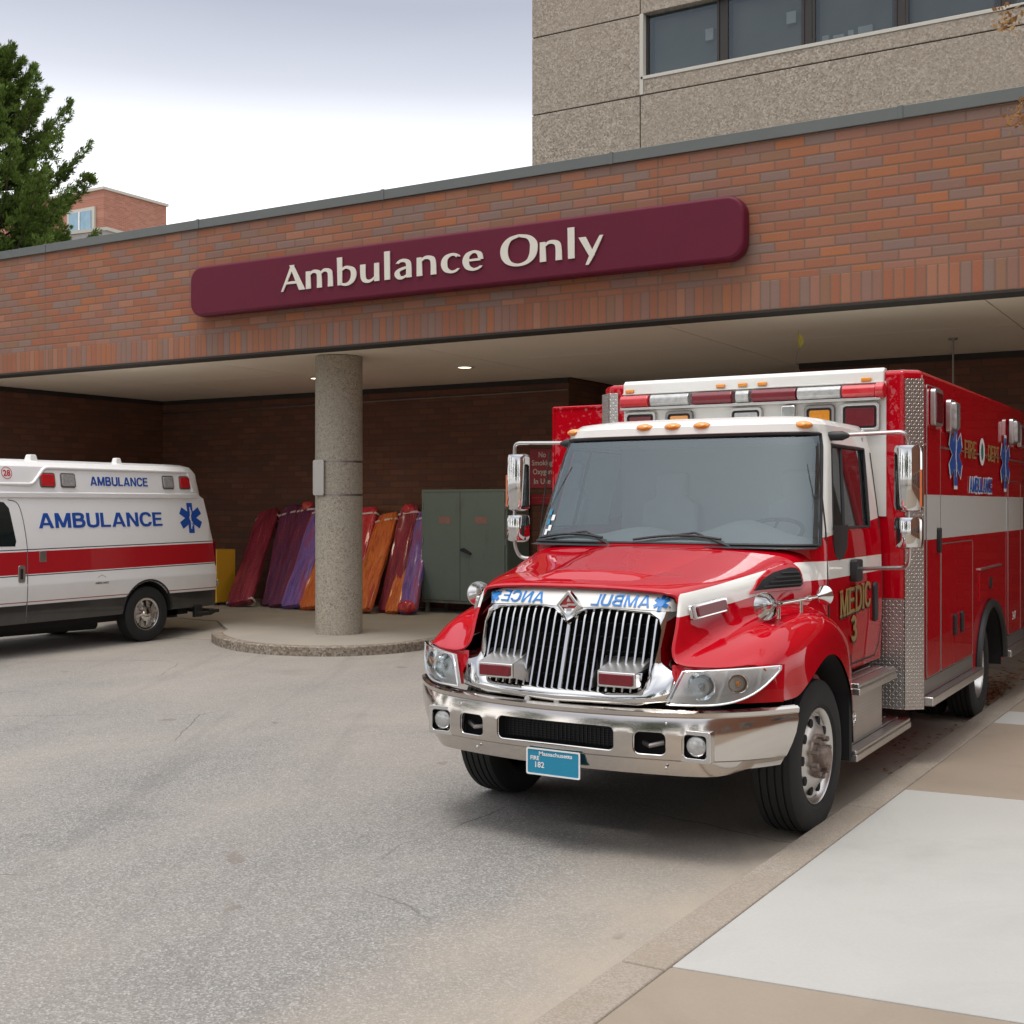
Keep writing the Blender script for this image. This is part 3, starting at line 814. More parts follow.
# ------------------------------------------------------------------ trees
def leafm(name, a, b_, tr=.25):
    n = NT(name); c = n.mix(n.noise(1.1, 3), a, b_)
    oi = n.node('ShaderNodeTexWhiteNoise', noise_dimensions='3D')
    g = n.node('ShaderNodeNewGeometry'); n.set(oi, 0, g.outputs['Random Per Island'])
    c = n.mix(n.val(g.outputs['Random Per Island'], 0, .5), c, tuple(v*1.6 for v in b_))
    df = n.node('ShaderNodeBsdfDiffuse'); n.set(df, 0, c); tl = n.node('ShaderNodeBsdfTranslucent'); n.set(tl, 0, c)
    mx = n.node('ShaderNodeMixShader'); mx.inputs[0].default_value = tr
    n.l.new(df.outputs[0], mx.inputs[1]); n.l.new(tl.outputs[0], mx.inputs[2]); n.l.new(mx.outputs[0], n.out.inputs[0]); return n.m
M['needle'] = leafm('pine needles', (.055,.10,.02), (.13,.18,.045))
M['bark'] = simple('bark', (.07,.05,.038), .9, var=.4, sc=8, bumps=.6, bsc=30)
def sprig(verts, faces, c, d_, n, ln, w_):
    """a fan of thin leaf-sized blades round a twig end"""
    for k in range(n):
        a = Vector((rnd.gauss(0,1), rnd.gauss(0,1), rnd.gauss(0,1))).normalized()
        dr = (d_*1.0 + a*.85).normalized(); s_ = dr.cross(a).normalized()*w_
        p = c + a*ln*.25; L_ = ln*rnd.uniform(.6,1.1); i = len(verts)
        verts += [p-s_*.5, p+dr*L_*.5-s_, p+dr*L_, p+dr*L_*.5+s_]
        faces.append((i,i+1,i+2,i+3))
def pine(loc, H, Rm, label, z_from=0.25, seed=1, dens=1.0, wind=0):
    global rnd
    rnd = random.Random(seed)
    T_ = empty('pine_tree', loc, label, 'tree')
    bm = B(); tube(bm, [(0,0,0),(0.05,0,H*.4),(-.05,.05,H*.75),(0,0,H)], [H*.022,H*.016,H*.008,.02], 9)
    verts, faces = [], []
    z = H*z_from
    while z < H*.985:
        f = (z/H); rad = Rm*(1-f)**.72*(1 if f > .35 else .8+.57*f)
        nb_ = rnd.randint(6, 8); a0 = rnd.random()*6.28
        for k in range(nb_):
            a = a0+k*6.28/nb_+rnd.uniform(-.4,.4); L_ = rad*rnd.uniform(.55,1.18)+.25; up = rnd.uniform(.0,.35)+.5*f
            p0 = Vector((0,0,z)); dirn = Vector((math.cos(a), math.sin(a), up)).normalized()
            bend = Vector((0,0,-.10*L_))
            pts = [p0+dirn*L_*s_+bend*math.sin(s_*3.1)+Vector((0,0,.18*L_*s_*s_)) for s_ in (0,.35,.7,1)]
            tube(bm, pts, [.05*(1-f)+.02,.03,.018,.008], 4)
            m = int((L_*8.5+5)*dens)
            for j in range(m):
                s_ = rnd.uniform(.12,1)**.8; c = p0+dirn*L_*s_+bend*math.sin(s_*3.1)+Vector((0,0,.18*L_*s_*s_))
                side = Vector((-math.sin(a), math.cos(a), 0))*rnd.uniform(-1,1)*L_*.30*(1.15-s_)
                c = c+side+Vector((0,0,rnd.uniform(-.08,.18)))
                sprig(verts, faces, c, (dirn+side*.4+Vector((0,0,.4))).normalized(), rnd.randint(13,18), rnd.uniform(.09,.17), .016)
        z += H*rnd.uniform(.022,.036)
    obj('trunk', bm, M['bark'], T_, recalc=False)
    me = bpy.data.meshes.new('crown'); me.from_pydata([tuple(v) for v in verts], [], faces); me.materials.append(M['needle'])
    o = bpy.data.objects.new('crown', me); COL.objects.link(o); o.parent = T_
    return T_
pine((-27.1,20.0,0), 13.2, 5.2, 'tall loose green pine tree rising beyond the left end of the canopy', .38, 5, 4.6)

# unseen brick wing added to darken the truck's flank and its reflections, and the row of trees across the drive behind the photographer
M['added_wing'] = brick('brick of the added wing', 'y', PAL, (.20,.12,.085))
rw = empty('added_wing', (0,0,0), 'added brick wing out of view, standing there to darken the flank of the red truck', 'building')
obj('wall', bx(7.6, 8, -9, 11.9, 0, 9.2), M['added_wing'], rw, ang=0)
obj('coping', bx(7.5, 8.1, -9.1, 11.95, 9.202, 9.34), M['coping'], rw, ang=0)
for y in (-6, -2.5, 1, 4.5, 8):
    wn_ = obj('window', bx(7.56, 7.598, y, y+1.6, 1.2, 2.7), simple('dark window of the added wing', (.02,.025,.03), .05, coat=1), rw, ang=0)
    bm = B(); frame_ring(bm, rrect(y-.06,y+1.66,1.14,2.76,.01,1), rrect(y,y+1.6,1.2,2.7,.01,1), 7.53, 7.60, 'yz'); obj('frame', bm, M['sill'], wn_, ang=0)
M['leafy'] = leafm('broad leaves', (.03,.06,.018), (.075,.11,.03))
def broad(loc, H, seed):
    r_ = random.Random(seed)
    T_ = empty('leafy_tree', loc, 'round leafy tree in the row across the drive', 'tree', 'trees in the row across the drive')
    bm = B(); tube(bm, [(0,0,0),(.1,0,H*.3),(0,.1,H*.8)], [.28,.2,.05], 9)
    lim = []
    for k in range(9):
        a = k*.7+r_.random(); z0 = H*r_.uniform(.2,.55); p1 = Vector((math.cos(a)*H*.27, math.sin(a)*H*.27, z0+H*r_.uniform(.15,.35)))
        tube(bm, [(0,0,z0), p1*.5+Vector((0,0,z0*.5)), p1], [.10,.06,.02], 5); lim.append(p1)
    obj('trunk', bm, M['bark'], T_, recalc=False)
    vs_, fs_ = [], []
    for k in range(170):
        u = Vector((r_.gauss(0,1),r_.gauss(0,1),r_.gauss(0,1))).normalized()*r_.uniform(.55,1.05)
        c = Vector((u.x*H*.34, u.y*H*.34, H*.60+u.z*H*.38)); s0 = r_.uniform(.35,.7)
        for j in range(42):
            p = c+Vector((r_.gauss(0,1),r_.gauss(0,1),r_.gauss(0,.8)))*s0*.6; a = Vector((r_.gauss(0,1),r_.gauss(0,1),r_.gauss(0,1))).normalized(); b_ = a.orthogonal().normalized(); s_ = r_.uniform(.09,.17); i = len(vs_)
            vs_ += [p-a*s_, p+b_*s_*.6, p+a*s_, p-b_*s_*.6]; fs_.append((i,i+1,i+2,i+3))
    me = bpy.data.meshes.new('crown'); me.from_pydata([tuple(v) for v in vs_], [], fs_); me.materials.append(M['leafy'])
    o = bpy.data.objects.new('crown', me); COL.objects.link(o); o.parent = T_
    return T_
bt = broad((-2,-20,0), 11, 4)
for i, (x, y, s_) in enumerate(((-11,-22,1.05),(-20,-17,.95),(-28,-10,1.1),(7,-21,1.0),(-34,-1,1.0),(16,-18,1.1),(-6,-27,1.2),(-37,9,1.1))):
    c_ = copy_tree(bt); c_.location = (x,y,0); c_.scale = (s_,s_,s_); c_.rotation_euler = (0,0,i*1.3)
# ------------------------------------------------------------------ red ambulance truck
T = empty('ambulance_truck', (-3.18,5.9,0), 'big red box-bodied ambulance truck with white stripe, chrome grille and MEDIC 3 on its door', 'ambulance')
P = lambda name, bm, m, parent=None, **k: obj(name, bm, m, T if parent is None else parent, **k)
SIDE2 = lambda x, y, z: basisM((x,y,z), (0,-1,0), (0,0,1))     # faces -X

# --- hood and fenders, one lofted shell
st = [
 [(0,.075,1.392),(.32,.08,1.387),(.53,.095,1.372),(.592,.10,1.338),(.607,.05,1.22),(.612,-.01,1.08),(.68,-.02,1.018),(.86,.06,1.012),(1.02,.19,1.008),(1.10,.30,.838)],
 [(0,.09,1.412),(.32,.095,1.407),(.55,.11,1.390),(.618,.12,1.348),(.635,.07,1.22),(.642,.01,1.08),(.70,.0,1.04),(.87,.08,1.03),(1.03,.20,1.022),(1.108,.31,.838)],
 [(0,.3,1.452),(.33,.3,1.447),(.60,.3,1.427),(.68,.3,1.375),(.705,.29,1.24),(.75,.27,1.15),(.84,.27,1.13),(.98,.31,1.12),(1.09,.38,1.05),(1.13,.44,.845)],
 [(0,.55,1.485),(.36,.55,1.48),(.66,.55,1.455),(.755,.55,1.40),(.78,.55,1.29),(.82,.55,1.215),(.91,.54,1.205),(1.03,.55,1.18),(1.12,.555,1.08),(1.15,.56,.90)],
 [(0,.88,1.54),(.38,.88,1.535),(.72,.88,1.505),(.83,.88,1.44),(.855,.88,1.34),(.88,.88,1.265),(.96,.88,1.25),(1.06,.88,1.23),(1.135,.88,1.15),(1.155,.88,1.01)],
 [(0,1.13,1.585),(.40,1.13,1.58),(.78,1.14,1.555),(.90,1.15,1.485),(.935,1.15,1.37),(.95,1.15,1.255),(1.0,1.15,1.23),(1.08,1.15,1.20),(1.135,1.15,1.12),(1.15,1.15,.96)],
 [(0,1.20,1.60),(.42,1.22,1.598),(.80,1.30,1.582),(.93,1.35,1.52),(.97,1.36,1.38),(.98,1.37,1.23),(1.01,1.37,1.17),(1.075,1.37,1.12),(1.125,1.38,1.03),(1.14,1.38,.79)],
 [(0,1.24,1.605),(.43,1.27,1.602),(.82,1.37,1.588),(.955,1.42,1.52),(.99,1.425,1.38),(.995,1.43,1.20),(1.015,1.47,1.10),(1.07,1.49,1.03),(1.11,1.50,.93),(1.125,1.51,.60)]]
half = refine(st, 5, 5)
bm = B()
rows = []
for r in half:
    Lr = [(-x,y,z) for x,y,z in r[::-1]][:-1] + [tuple(p) for p in r]
    rows.append(Lr)
loft(bm, rows, closed=False, cap=False)
hood = P('hood', bm, M['red_hood'], ang=60, recalc=False)
bm2 = B(); bm2.from_mesh(hood.data); bmesh.ops.recalc_face_normals(bm2, faces=bm2.faces)
if sum(f.normal.z for f in bm2.faces) < 0: bmesh.ops.reverse_faces(bm2, faces=bm2.faces)
bm2.to_mesh(hood.data); bm2.free(); hood.data.set_sharp_from_angle(angle=R(60))
hb = bvh_of(hood)
# raised centre bulge of the hood
bm = B()
def bulge(u, v):
    y = .16+1.0*v; wv = .33+.13*v; x = (u*2-1)*wv
    e_ = (1-min(1,abs(u*2-1))**4)*min(1, v*7)*min(1,(1-v)*4+.3)
    h = hb.ray_cast(Vector((x,y,3)), Vector((0,0,-1)))[0]
    return (x, y, h.z - .006 + .030*e_)
grid_fn(bm, bulge, 24, 20)
P('hood_scoop', bm, M['red'], hood, ang=60)

def Yf(x, z): return -.045-(1.0-z)*.22+1.15*max(0, abs(x)-.57)**2
# front skin under and behind the lamps
for s in (-1, 1):
    bm = B()
    grid_fn(bm, lambda u, v: (s*(.62+.485*u), Yf(.62+.485*u, .84)+.035+.02*v, .835+v*(.19)), 14, 6)
    P('fender_apron', bm, M['red'], hood, ang=60)
# --- grille surround
def gy(x, z):
    if z > 1.25: y = .035+(z-1.25)*.62
    else: y = .035-(1.25-z)*.33
    return y-.02+.12*x*x
M['chromew'] = simple('bright chrome', (.74,.73,.72), .10, 1.0, var=.03)
N_ = 12
def loop(pts): return pts
outer = [(0,1.402),(.30,1.396),(.50,1.382),(.578,1.355),(.602,1.29),(.602,1.20),(.600,1.10),(.606,1.045),(.655,1.014),(.725,1.002),(.705,.90),(.665,.835),(.50,.805),(0,.79)]
inner = [(0,1.20),(.075,1.272),(.16,1.285),(.45,1.275),(.515,1.245),(.535,1.19),(.530,1.10),(.522,1.03),(.512,.99),(.50,.95),(.48,.90),(.43,.875),(.25,.87),(0,.868)]
def full(h): return h + [(-x,z) for x,z in h[::-1][1:-1]]
O, I = full(outer), full(inner)
bm = B()
def ring(pp, dy, k=1): return [(x*k, gy(x,z)+dy, z) for x, z in pp]
SB = [0,0,0,.08,.85,1,1,.9,.45,.25,.2,.1,0,0]            # how far each outline point is set back round the flanks
SBF = SB + SB[::-1][1:-1]
def rring(w_, dy, deep):
    out = []
    for a, b_, s_ in zip(O, I, SBF):
        x, z = a[0]*(1-w_)+b_[0]*w_, a[1]*(1-w_)+b_[1]*w_
        out.append((x, gy(x, z)+dy*(1-s_)+deep*s_, z))
    return out
mid = [((a[0]*.5+b_[0]*.5), (a[1]*.5+b_[1]*.5)) for a, b_ in zip(O, I)]
loft(bm, [rring(0,.20,.24), rring(0,.045,.17), rring(.07,.016,.15), rring(.25,-.006,.10), rring(.5,-.018,.045), rring(.75,-.018,.0), rring(.9,-.014,-.012), rring(1,.0,.0), rring(1,.09,.09)], True, False)
gs = P('grille_surround', bm, M['chrome'], ang=40)
gb = bvh_of(gs)
# white band with the mirrored blue word along its brow
bandp = [(-.570,1.285),(-.50,1.292),(-.16,1.300),(-.085,1.296),(0,1.296),(.085,1.296),(.16,1.300),(.50,1.292),(.570,1.285),(.582,1.30),(.560,1.348),(.49,1.372),(.30,1.386),(0,1.392),(-.30,1.386),(-.49,1.372),(-.560,1.348),(-.582,1.30)]
bm = patch2d(bandp, 'xz', .02, .006); drape(bm, gb, 1, 1, .006)
br = P('brow_band', bm, M['white'], gs, ang=30)
for s_, cx, wd_ in (('ANCE', -.315, .29), ('AMBUL', .29, .335)):
    bm = caps(s_, .058, wd_, .15, dep=.001)
    bmesh.ops.scale(bm, vec=(-1, 1, 1), verts=bm.verts)       # mirror writing, as on the vehicle
    xf(bm, basisM((cx,0,1.337), (1,0,0), (0,0,1)))
    for v in bm.verts: v.co.y = -v.co.y
    drape(bm, gb, 1, 1, .0115)
    P('brow_lettering', bm, M['blueb'], br, ang=0)
for s in (-1,1):
    bm = star_of_life(.078); xf(bm, basisM((s*.512,0,1.332), (1,0,0), (0,0,1)))
    bmesh.ops.triangulate(bm, faces=bm.faces)
    for v in bm.verts: v.co.y = 0
    drape(bm, gb, 1, 1, .0115); P('brow_star', bm, M['blueb'], br, ang=0, recalc=False)
# grille bars
def in_top(x):
    ax = abs(x); pts = inner[:6]
    for a, b_ in zip(pts, pts[1:]):
        if a[0] <= ax <= b_[0]: return a[1]+(b_[1]-a[1])*(ax-a[0])/(b_[0]-a[0]+1e-9)
    return 1.2
nb_ = 23
for i in range(nb_):
    x = -.498+.996*i/(nb_-1)
    zt = in_top(x)+.012; zb = .862
    wv = .0085 if abs(x) > .02 else .015
    bm = B()
    rg = []
    for k in range(9):
        z = zb+(zt-zb)*k/8; y = gy(x,z)+.012
        rg.append([(x-wv,y+.012,z),(x-wv*.6,y,z),(x+wv*.6,y,z),(x+wv,y+.012,z),(x+wv*.8,y+.055,z),(x-wv*.8,y+.055,z)])
    loft(bm, rg)
    P('grille_bar', bm, M['chrome'], gs, ang=40)
bm = B(); box(bm, -.53, .53, .17, .30, .80, 1.30)
P('radiator', bm, M['void'], ang=0)
bm = B()
for i in range(5): box(bm, -.5, .5, .150, .158, .90+.075*i, .906+.075*i)
lathe(bm, [(0,.10),(.02,.10)], (-.26,.145,1.06), (0,1,0), 24); lathe(bm, [(0,.03),(.02,.03)], (.2,.145,1.12), (0,1,0), 16)
P('radiator_fittings', bm, simple('dark metal', (.05,.05,.05), .4, .5), ang=30)
# emblem
em = B(); y0 = gy(0,1.30)-.045
frame_ring(em, [(0,1.392),(.088,1.303),(0,1.214),(-.088,1.303)], [(0,1.366),(.062,1.303),(0,1.24),(-.062,1.303)], y0, y0+.04)
bmesh.ops.scale(em, vec=(.84,1,.90), space=Matrix.Translation((0,0,-1.303)), verts=em.verts); e1 = P('grille_emblem', em, M['chromew'], gs, bev=.004, ang=0)
bm = B(); prism(bm, [(0,1.372),(.066,1.303),(0,1.234),(-.066,1.303)], y0+.018, y0+.045)
bmesh.ops.scale(bm, vec=(.84,1,.90), space=Matrix.Translation((0,0,-1.303)), verts=bm.verts); P('emblem_face', bm, M['lensredlit'], e1, ang=0)
bm = B(); prism(bm, [(-.052,1.292),(-.01,1.292),(.0,1.302),(.052,1.302),(.052,1.313),(-.008,1.313),(-.018,1.303),(-.052,1.303)], y0+.008, y0+.016)
prism(bm, [(-.017,1.25),(.017,1.25),(.017,1.285),(-.017,1.285)], y0+.008, y0+.016); prism(bm, [(-.014,1.325),(.014,1.325),(0,1.352)], y0+.008, y0+.016)
bmesh.ops.scale(bm, vec=(.84,1,.90), space=Matrix.Translation((0,0,-1.303)), verts=bm.verts); P('emblem_mark', bm, M['alu'], e1, ang=0)
M['podmetal'] = simple('satin pod metal', (.62,.61,.60), .38, 1.0, var=.06)
# light pods in the grille
for s in (-1, 1):
    a, b_ = sorted((s*.255, s*.475))
    bm = B(); yb = -.155
    prism(bm, rrect(a,b_,.905,.985,.012), yb, yb+.25)
    v = [bm.verts.new(p) for p in ((a,yb,.985),(b_,yb,.985),(b_,.05,1.035),(a,.05,1.035))]
    inn = a if s > 0 else b_
    pd = P('grille_light_pod', bm, M['chromew'], gs, bev=.006)
    bm = B(); rg = [[(a,yb+.003,.983),(b_,yb+.003,.983),(b_,yb+.003,.985),(a,yb+.003,.985)], [(a,.06,1.0),(b_,.06,1.0),(b_,.06,1.04),(a,.06,1.04)]]
    loft(bm, rg); P('pod_top', bm, M['podmetal'], pd, ang=0)
    bm = B(); sgn = -s; xi = s*.255
    loft(bm, [[(xi,yb+.01,.91),(xi,yb+.01,.985),(xi,.06,1.03),(xi,.06,.88)], [(xi+sgn*.045,-.06,.88),(xi+sgn*.045,-.06,.93),(xi+sgn*.05,.06,.97),(xi+sgn*.05,.06,.87)]])
    P('pod_bracket', bm, M['podmetal'], pd, ang=0)
    bm = B(); prism(bm, rrect(a+.014,b_-.014,.917,.975,.008), yb-.012, yb+.01)
    P('red_lens', bm, M['lensred'], pd, bev=.004)
# chrome wings between grille and headlamps
for s in (-1, 1):
    # headlamp
    hl = [(0,.0),(1,1)]
    def zb(t): return .835 + .165*t**5 if t > 0 else .835
    def zt(t): return 1.0+.022*t
    def X(t, v): return .632+.468*t + (.065*v)*(1-t)
    bm = B()
    def pt(u, v, off): 
        z = zb(u)+(zt(u)-zb(u))*v; x = X(u, v); return (s*x, Yf(x, z)+off, z)
    grid_fn(bm, lambda u, v: pt(u, v, .015-.02), 20, 8)
    bmesh.ops.solidify(bm, geom=bm.faces[:], thickness=.01)
    h_ = P('headlight', bm, M['lampcase'], ang=50)
    rim = [pt(k/20,0,-.042) for k in range(21)] + [pt(1,k/4,-.042) for k in range(1,4)] + [pt(1-k/20,1,-.042) for k in range(21)] + [pt(0,1-k/6,-.042) for k in range(1,6)]
    bm = B(); tube(bm, rim, .0055, 6, True); P('lamp_rim', bm, M['chromew'], h_)
    for u0, r_, m_ in ((.27,.068,'reflector'),(.62,.046,'reflector')):
        x = X(u0,.5); z = zb(u0)+(zt(u0)-zb(u0))*.55; yy = Yf(x,z)
        bm = B(); ax_ = Vector((s*.35 if u0 > .5 else s*.12, -1, 0))
        lathe(bm, [(-.02,r_*.35),(.0,r_*.75),(.018,r_),(.02,r_*1.08),(.016,r_*1.08)], (s*x, yy-.008, z), ax_, 24, False)
        P('reflector_bowl', bm, M[m_], h_, ang=60)
        bm = B(); lathe(bm, [(0,.001),(.005,.016),(.018,.018),(.028,.01),(.03,.001)], (s*x, yy-.004, z), ax_, 14)
        P('lamp_bulb', bm, M['lensclear'] if u0 < .5 else M['lensamber'], h_)
    bm = B()
    for uu in (.46,.80):
        grid_fn(bm, lambda u, v: pt(uu+.035*u, .03+.94*v, -.022), 1, 6)
    P('lamp_divider', bm, M['lampcase'], h_, ang=50)
    bm = B(); grid_fn(bm, lambda u, v: pt(u, v, -.040-.012*math.sin(3.1*v)), 20, 8)
    P('lamp_cover', bm, M['lampglass'], h_, ang=60)
# --- bumper
def by(x):
    a = abs(x); return -.155+.18*a*a+.23*(max(0,a-.70)/.46)**2
prof = [(.485,.055),(.462,.04),(.466,.022),(.50,.006),(.545,-.006),(.553,-.016),(.575,-.020),(.62,-.026),(.68,-.026),(.73,-.018),(.757,-.008),(.765,-.016),(.785,-.018),(.795,0),(.79,.05)]
bm = B()
rg = []
NX = 56
for i in range(NX+1):
    x = -1.165+2.33*i/NX; up = .055*(max(0,abs(x)-.85)/.3)**1.5
    y = by(x); ang_ = math.atan((by(x+.01)-by(x-.01))/.02); nx, ny = math.sin(ang_), math.cos(ang_)
    kx = lambda z: 1-.085*max(0,(.74-z)/.28)*(max(0,abs(x)-.8)/.36)
    r = [(x*kx(z)-nx*dy*1, y+ny*dy, z+(up if z < .5 else 0)+(.02*(abs(x)/1.16)**2 if z > .7 else 0)) for z, dy in prof]
    r += [(x*kx(z)-nx*(dy+.022), y+ny*(dy+.022), z+(up if z < .5 else 0)+(.02*(abs(x)/1.16)**2 if z > .7 else 0)) for z, dy in prof[::-1]]
    rg.append(r)
loft(bm, rg)
bum = P('bumper', bm, M['steel'], ang=28)
cut = []
for a, b_, z0, z1 in ((-.352,.352,.578,.705),(.452,.622,.572,.69),(-.622,-.452,.572,.69),(.70,.84,.56,.69),(-.84,-.70,.56,.69)):
    bm = B(); prism(bm, rrect(a,b_,z0,z1,.032), -.4, .25); cut.append(obj('cut', bm, M['void'], T, ang=0))
apply_bool(bum, cut)
for a, b_, z0, z1 in ((-.352,.352,.578,.705),(.452,.622,.572,.69),(-.622,-.452,.572,.69)):
    bm = B(); pp = rrect(a,b_,z0,z1,.032,6); tube(bm, [(x, by(x)-.012, z) for x, z in pp], .0038, 6, True)
    P('opening_rim', bm, M['chromew'], bum)
bm = B()
for k in range(9): box(bm, -.34, .34, -.085, -.075, .592+.0125*k, .597+.0125*k)
for k in range(28): box(bm, -.34+.025*k, -.337+.025*k, -.09, -.073, .588, .70)
P('bumper_mesh', bm, M['black'], bum, ang=0)
P('bumper_backing', bx(-.64,.64,-.03,.0,.5,.74), M['void'], bum, ang=0)
for s in (-1,1):
    bm = B(); tube(bm, [(s*.48,-.06,.62),(s*.53,-.10,.615),(s*.59,-.06,.63)], .014, 8); P('tow_hook', bm, M['alud'], bum)
    # fog lamp in a square bezel
    c = s*.77; yc = by(.77)-.012
    bm = B(); frame_ring(bm, rrect(c-.083,c+.083,.548,.708,.012), rrect(c-.06,c+.06,.570,.686,.02), yc-.03, yc+.03)
    fb = P('fog_light', bm, M['chromew'], bum, bev=.004)
    bm = B(); prism(bm, rrect(c-.058,c+.058,.572,.684,.02), yc+.022, yc+.026); P('fog_backing', bm, M['void'], fb)
    bm = B(); lathe(bm, [(0,.05),(-.025,.052),(-.03,.048),(-.036,.03),(-.038,.003)], (c, yc+.012, .628), (0,1,0), 24); P('fog_lens', bm, M['lensclear'], fb)
bm = B()
for x, z in ((-.62,.735),(.62,.735),(-.5,.51),(.62,.51)):
    bm = B(); lathe(bm, [(0,.008),(-.008,.008),(-.011,.004)], (x, by(x)-.008, z), (0,1,0), 10)
    P('bumper_bolt', bm, M['alu'], bum)
# plate
pp = P('licence_plate', bx(-.150,.170,-.182,-.178,.415,.553), M['plateblue'], bum, ang=0, bev=.002)
bm = B(); frame_ring(bm, rrect(-.152,.172,.413,.555,.01), rrect(-.143,.163,.421,.547,.008), -.185, -.1825); P('plate_border', bm, M['paper'], pp, ang=0)
decal('plate_lettering', text_bm('Massachusetts', .03, .20, offset=.0006), M['paper'], pp, FRONT(.025,-.1835,.528))
decal('plate_lettering', text_bm('FIRE', .03, offset=.0008), M['paper'], pp, FRONT(-.100,-.1835,.502))
decal('plate_lettering', text_bm('182', .042, offset=.0008), M['paper'], pp, FRONT(-.07,-.1835,.468))
for x in (-.06,.0):
    bm = B(); lathe(bm, [(0,.012),(-.02,.018),(-.03,.016),(-.034,.004)], (x*3-.0,-.10,.80), (0,1,0), 14); P('marker_light', bm, M['lensclear'], bum)
# --- cab
def cw(z): return [ (0.80,.985),(1.1,1.0),(1.6,.985),(1.9,.95),(2.22,.915),(2.29,.89),(2.35,.87),(2.40,.80),(2.425,.60)]
def itp(tab, z):
    for (a, va), (b_, vb_) in zip(tab, tab[1:]):
        if z <= b_: return va+(vb_-va)*(z-a)/(b_-a)
    return tab[-1][1]
CW = [(.80,.985),(1.1,1.0),(1.6,.99),(1.9,.955),(2.22,.915),(2.29,.895),(2.345,.885),(2.385,.84),(2.41,.72),(2.425,.50)]
CYC = [(.80,1.30),(1.6,1.21),(2.29,1.50),(2.30,1.475),(2.345,1.49),(2.385,1.57),(2.41,1.70),(2.425,1.9)]
CYE = [(.80,1.40),(1.6,1.40),(2.29,1.70),(2.345,1.70),(2.385,1.78),(2.41,1.9),(2.425,2.1)]
CYB = [(.80,2.70),(2.345,2.70),(2.385,2.68),(2.41,2.6),(2.425,2.5)]
LV = [.80,1.1,1.6,1.7,1.9,2.06,2.22,2.29,2.297,2.345,2.385,2.41,2.425]
NF = 10
def cring(z):
    wv, yc, ye, ybk = itp(CW,z), itp(CYC,z), itp(CYE,z), itp(CYB,z)
    fr = []
    for k in range(NF+1):
        t_ = k/NF; x = wv*.975*math.sin(t_*math.pi/2*.999) if k < NF else wv*.975
        fr.append((x, yc+(ye-yc)*(t_**2.6)*.9))
    yw0 = 1.55+.215*(min(max(z,1.6),2.22)-1.6)/.62; yw1 = 2.41+.10*(min(max(z,1.6),2.22)-1.6)/.62
    if z > 2.3: yw0 = max(yw0, ye+.08)
    side = [(wv*.995, ye+.012), (wv, ye+.05 if ye+.05 < yw0 else yw0-.02), (wv, yw0), (wv,(yw0+yw1)/2), (wv, min(yw1, ybk-.1)), (wv, ybk-.03), (wv-.03, ybk)]
    h = fr+side
    Rt = h + [(0, ybk)]
    return [(x,y,z) for x,y in Rt] + [(-x,y,z) for x,y in (h[::-1])[:-1]]
rings = [cring(z) for z in LV]
n0 = len(rings[0])
bm = B(); vs = [[bm.verts.new(p) for p in r] for r in rings]
nh = NF+1
for li, (a, b_) in enumerate(zip(vs, vs[1:])):
    for i in range(n0):
        j = (i+1) % n0
        ii = i if i <= nh+7 else n0-1-i     # mirrored column index
        if i > nh+7: ii = n0-1-i
        ws_ = (2 <= li < 7) and ii < NF
        sw = (3 <= li < 6) and (ii in (NF+3, NF+4))
        if ws_ or sw: continue
        bm.faces.new((a[i], a[j], b_[j], b_[i]))
bm.faces.new(vs[-1])
bm.faces.new(vs[0][::-1])
cabo = P('cab_body', bm, M['red_cab'], ang=38)
def wsf(u, v, off=0):
    z = 1.605+.68*v; wv = itp(CW,z); yc = itp(CYC,min(z,2.289)); ye = itp(CYE,z)
    t_ = abs(u*2-1); s_ = 1 if u > .5 else -1
    k = t_*NF; x = wv*.975*math.sin(t_*math.pi/2)
    return (s_*x, yc+(ye-yc)*(t_**2.6)*.9+.012+off, z)
bm = B(); grid_fn(bm, lambda u, v: wsf(u, v), 40, 12)
ws = P('windshield', bm, M['glass'], ang=60)
rim = [wsf(k/40,0,-.014) for k in range(41)] + [wsf(1,k/8,-.014) for k in range(1,8)] + [wsf(1-k/40,1,-.014) for k in range(41)] + [wsf(0,1-k/8,-.014) for k in range(1,8)]
bm = B(); tube(bm, rim, .010, 6, True); P('windshield_gasket', bm, M['black'], ws)
bm = B(); grid_fn(bm, lambda u, v: wsf(u, .90+.10*v, .006), 40, 2); P('sun_band', bm, M['black'], ws, ang=60)
bm = B(); grid_fn(bm, lambda u, v: wsf(.40+.14*u, .89+.05*v, .006), 8, 2); P('mirror_mount', bm, M['black'], ws, ang=60)
for k, (u0, v0) in enumerate(((.035,.06),(.035,.16),(.055,.10),(.06,.2),(.03,.25))):
    bm = B(); grid_fn(bm, lambda u, v: wsf(u0+.085+.02*u, v0+.055*v, -.006), 2, 2)
    P('windshield_sticker', bm, (M['paper'], M['plateblue'], M['paper'])[k % 3], ws, ang=60)
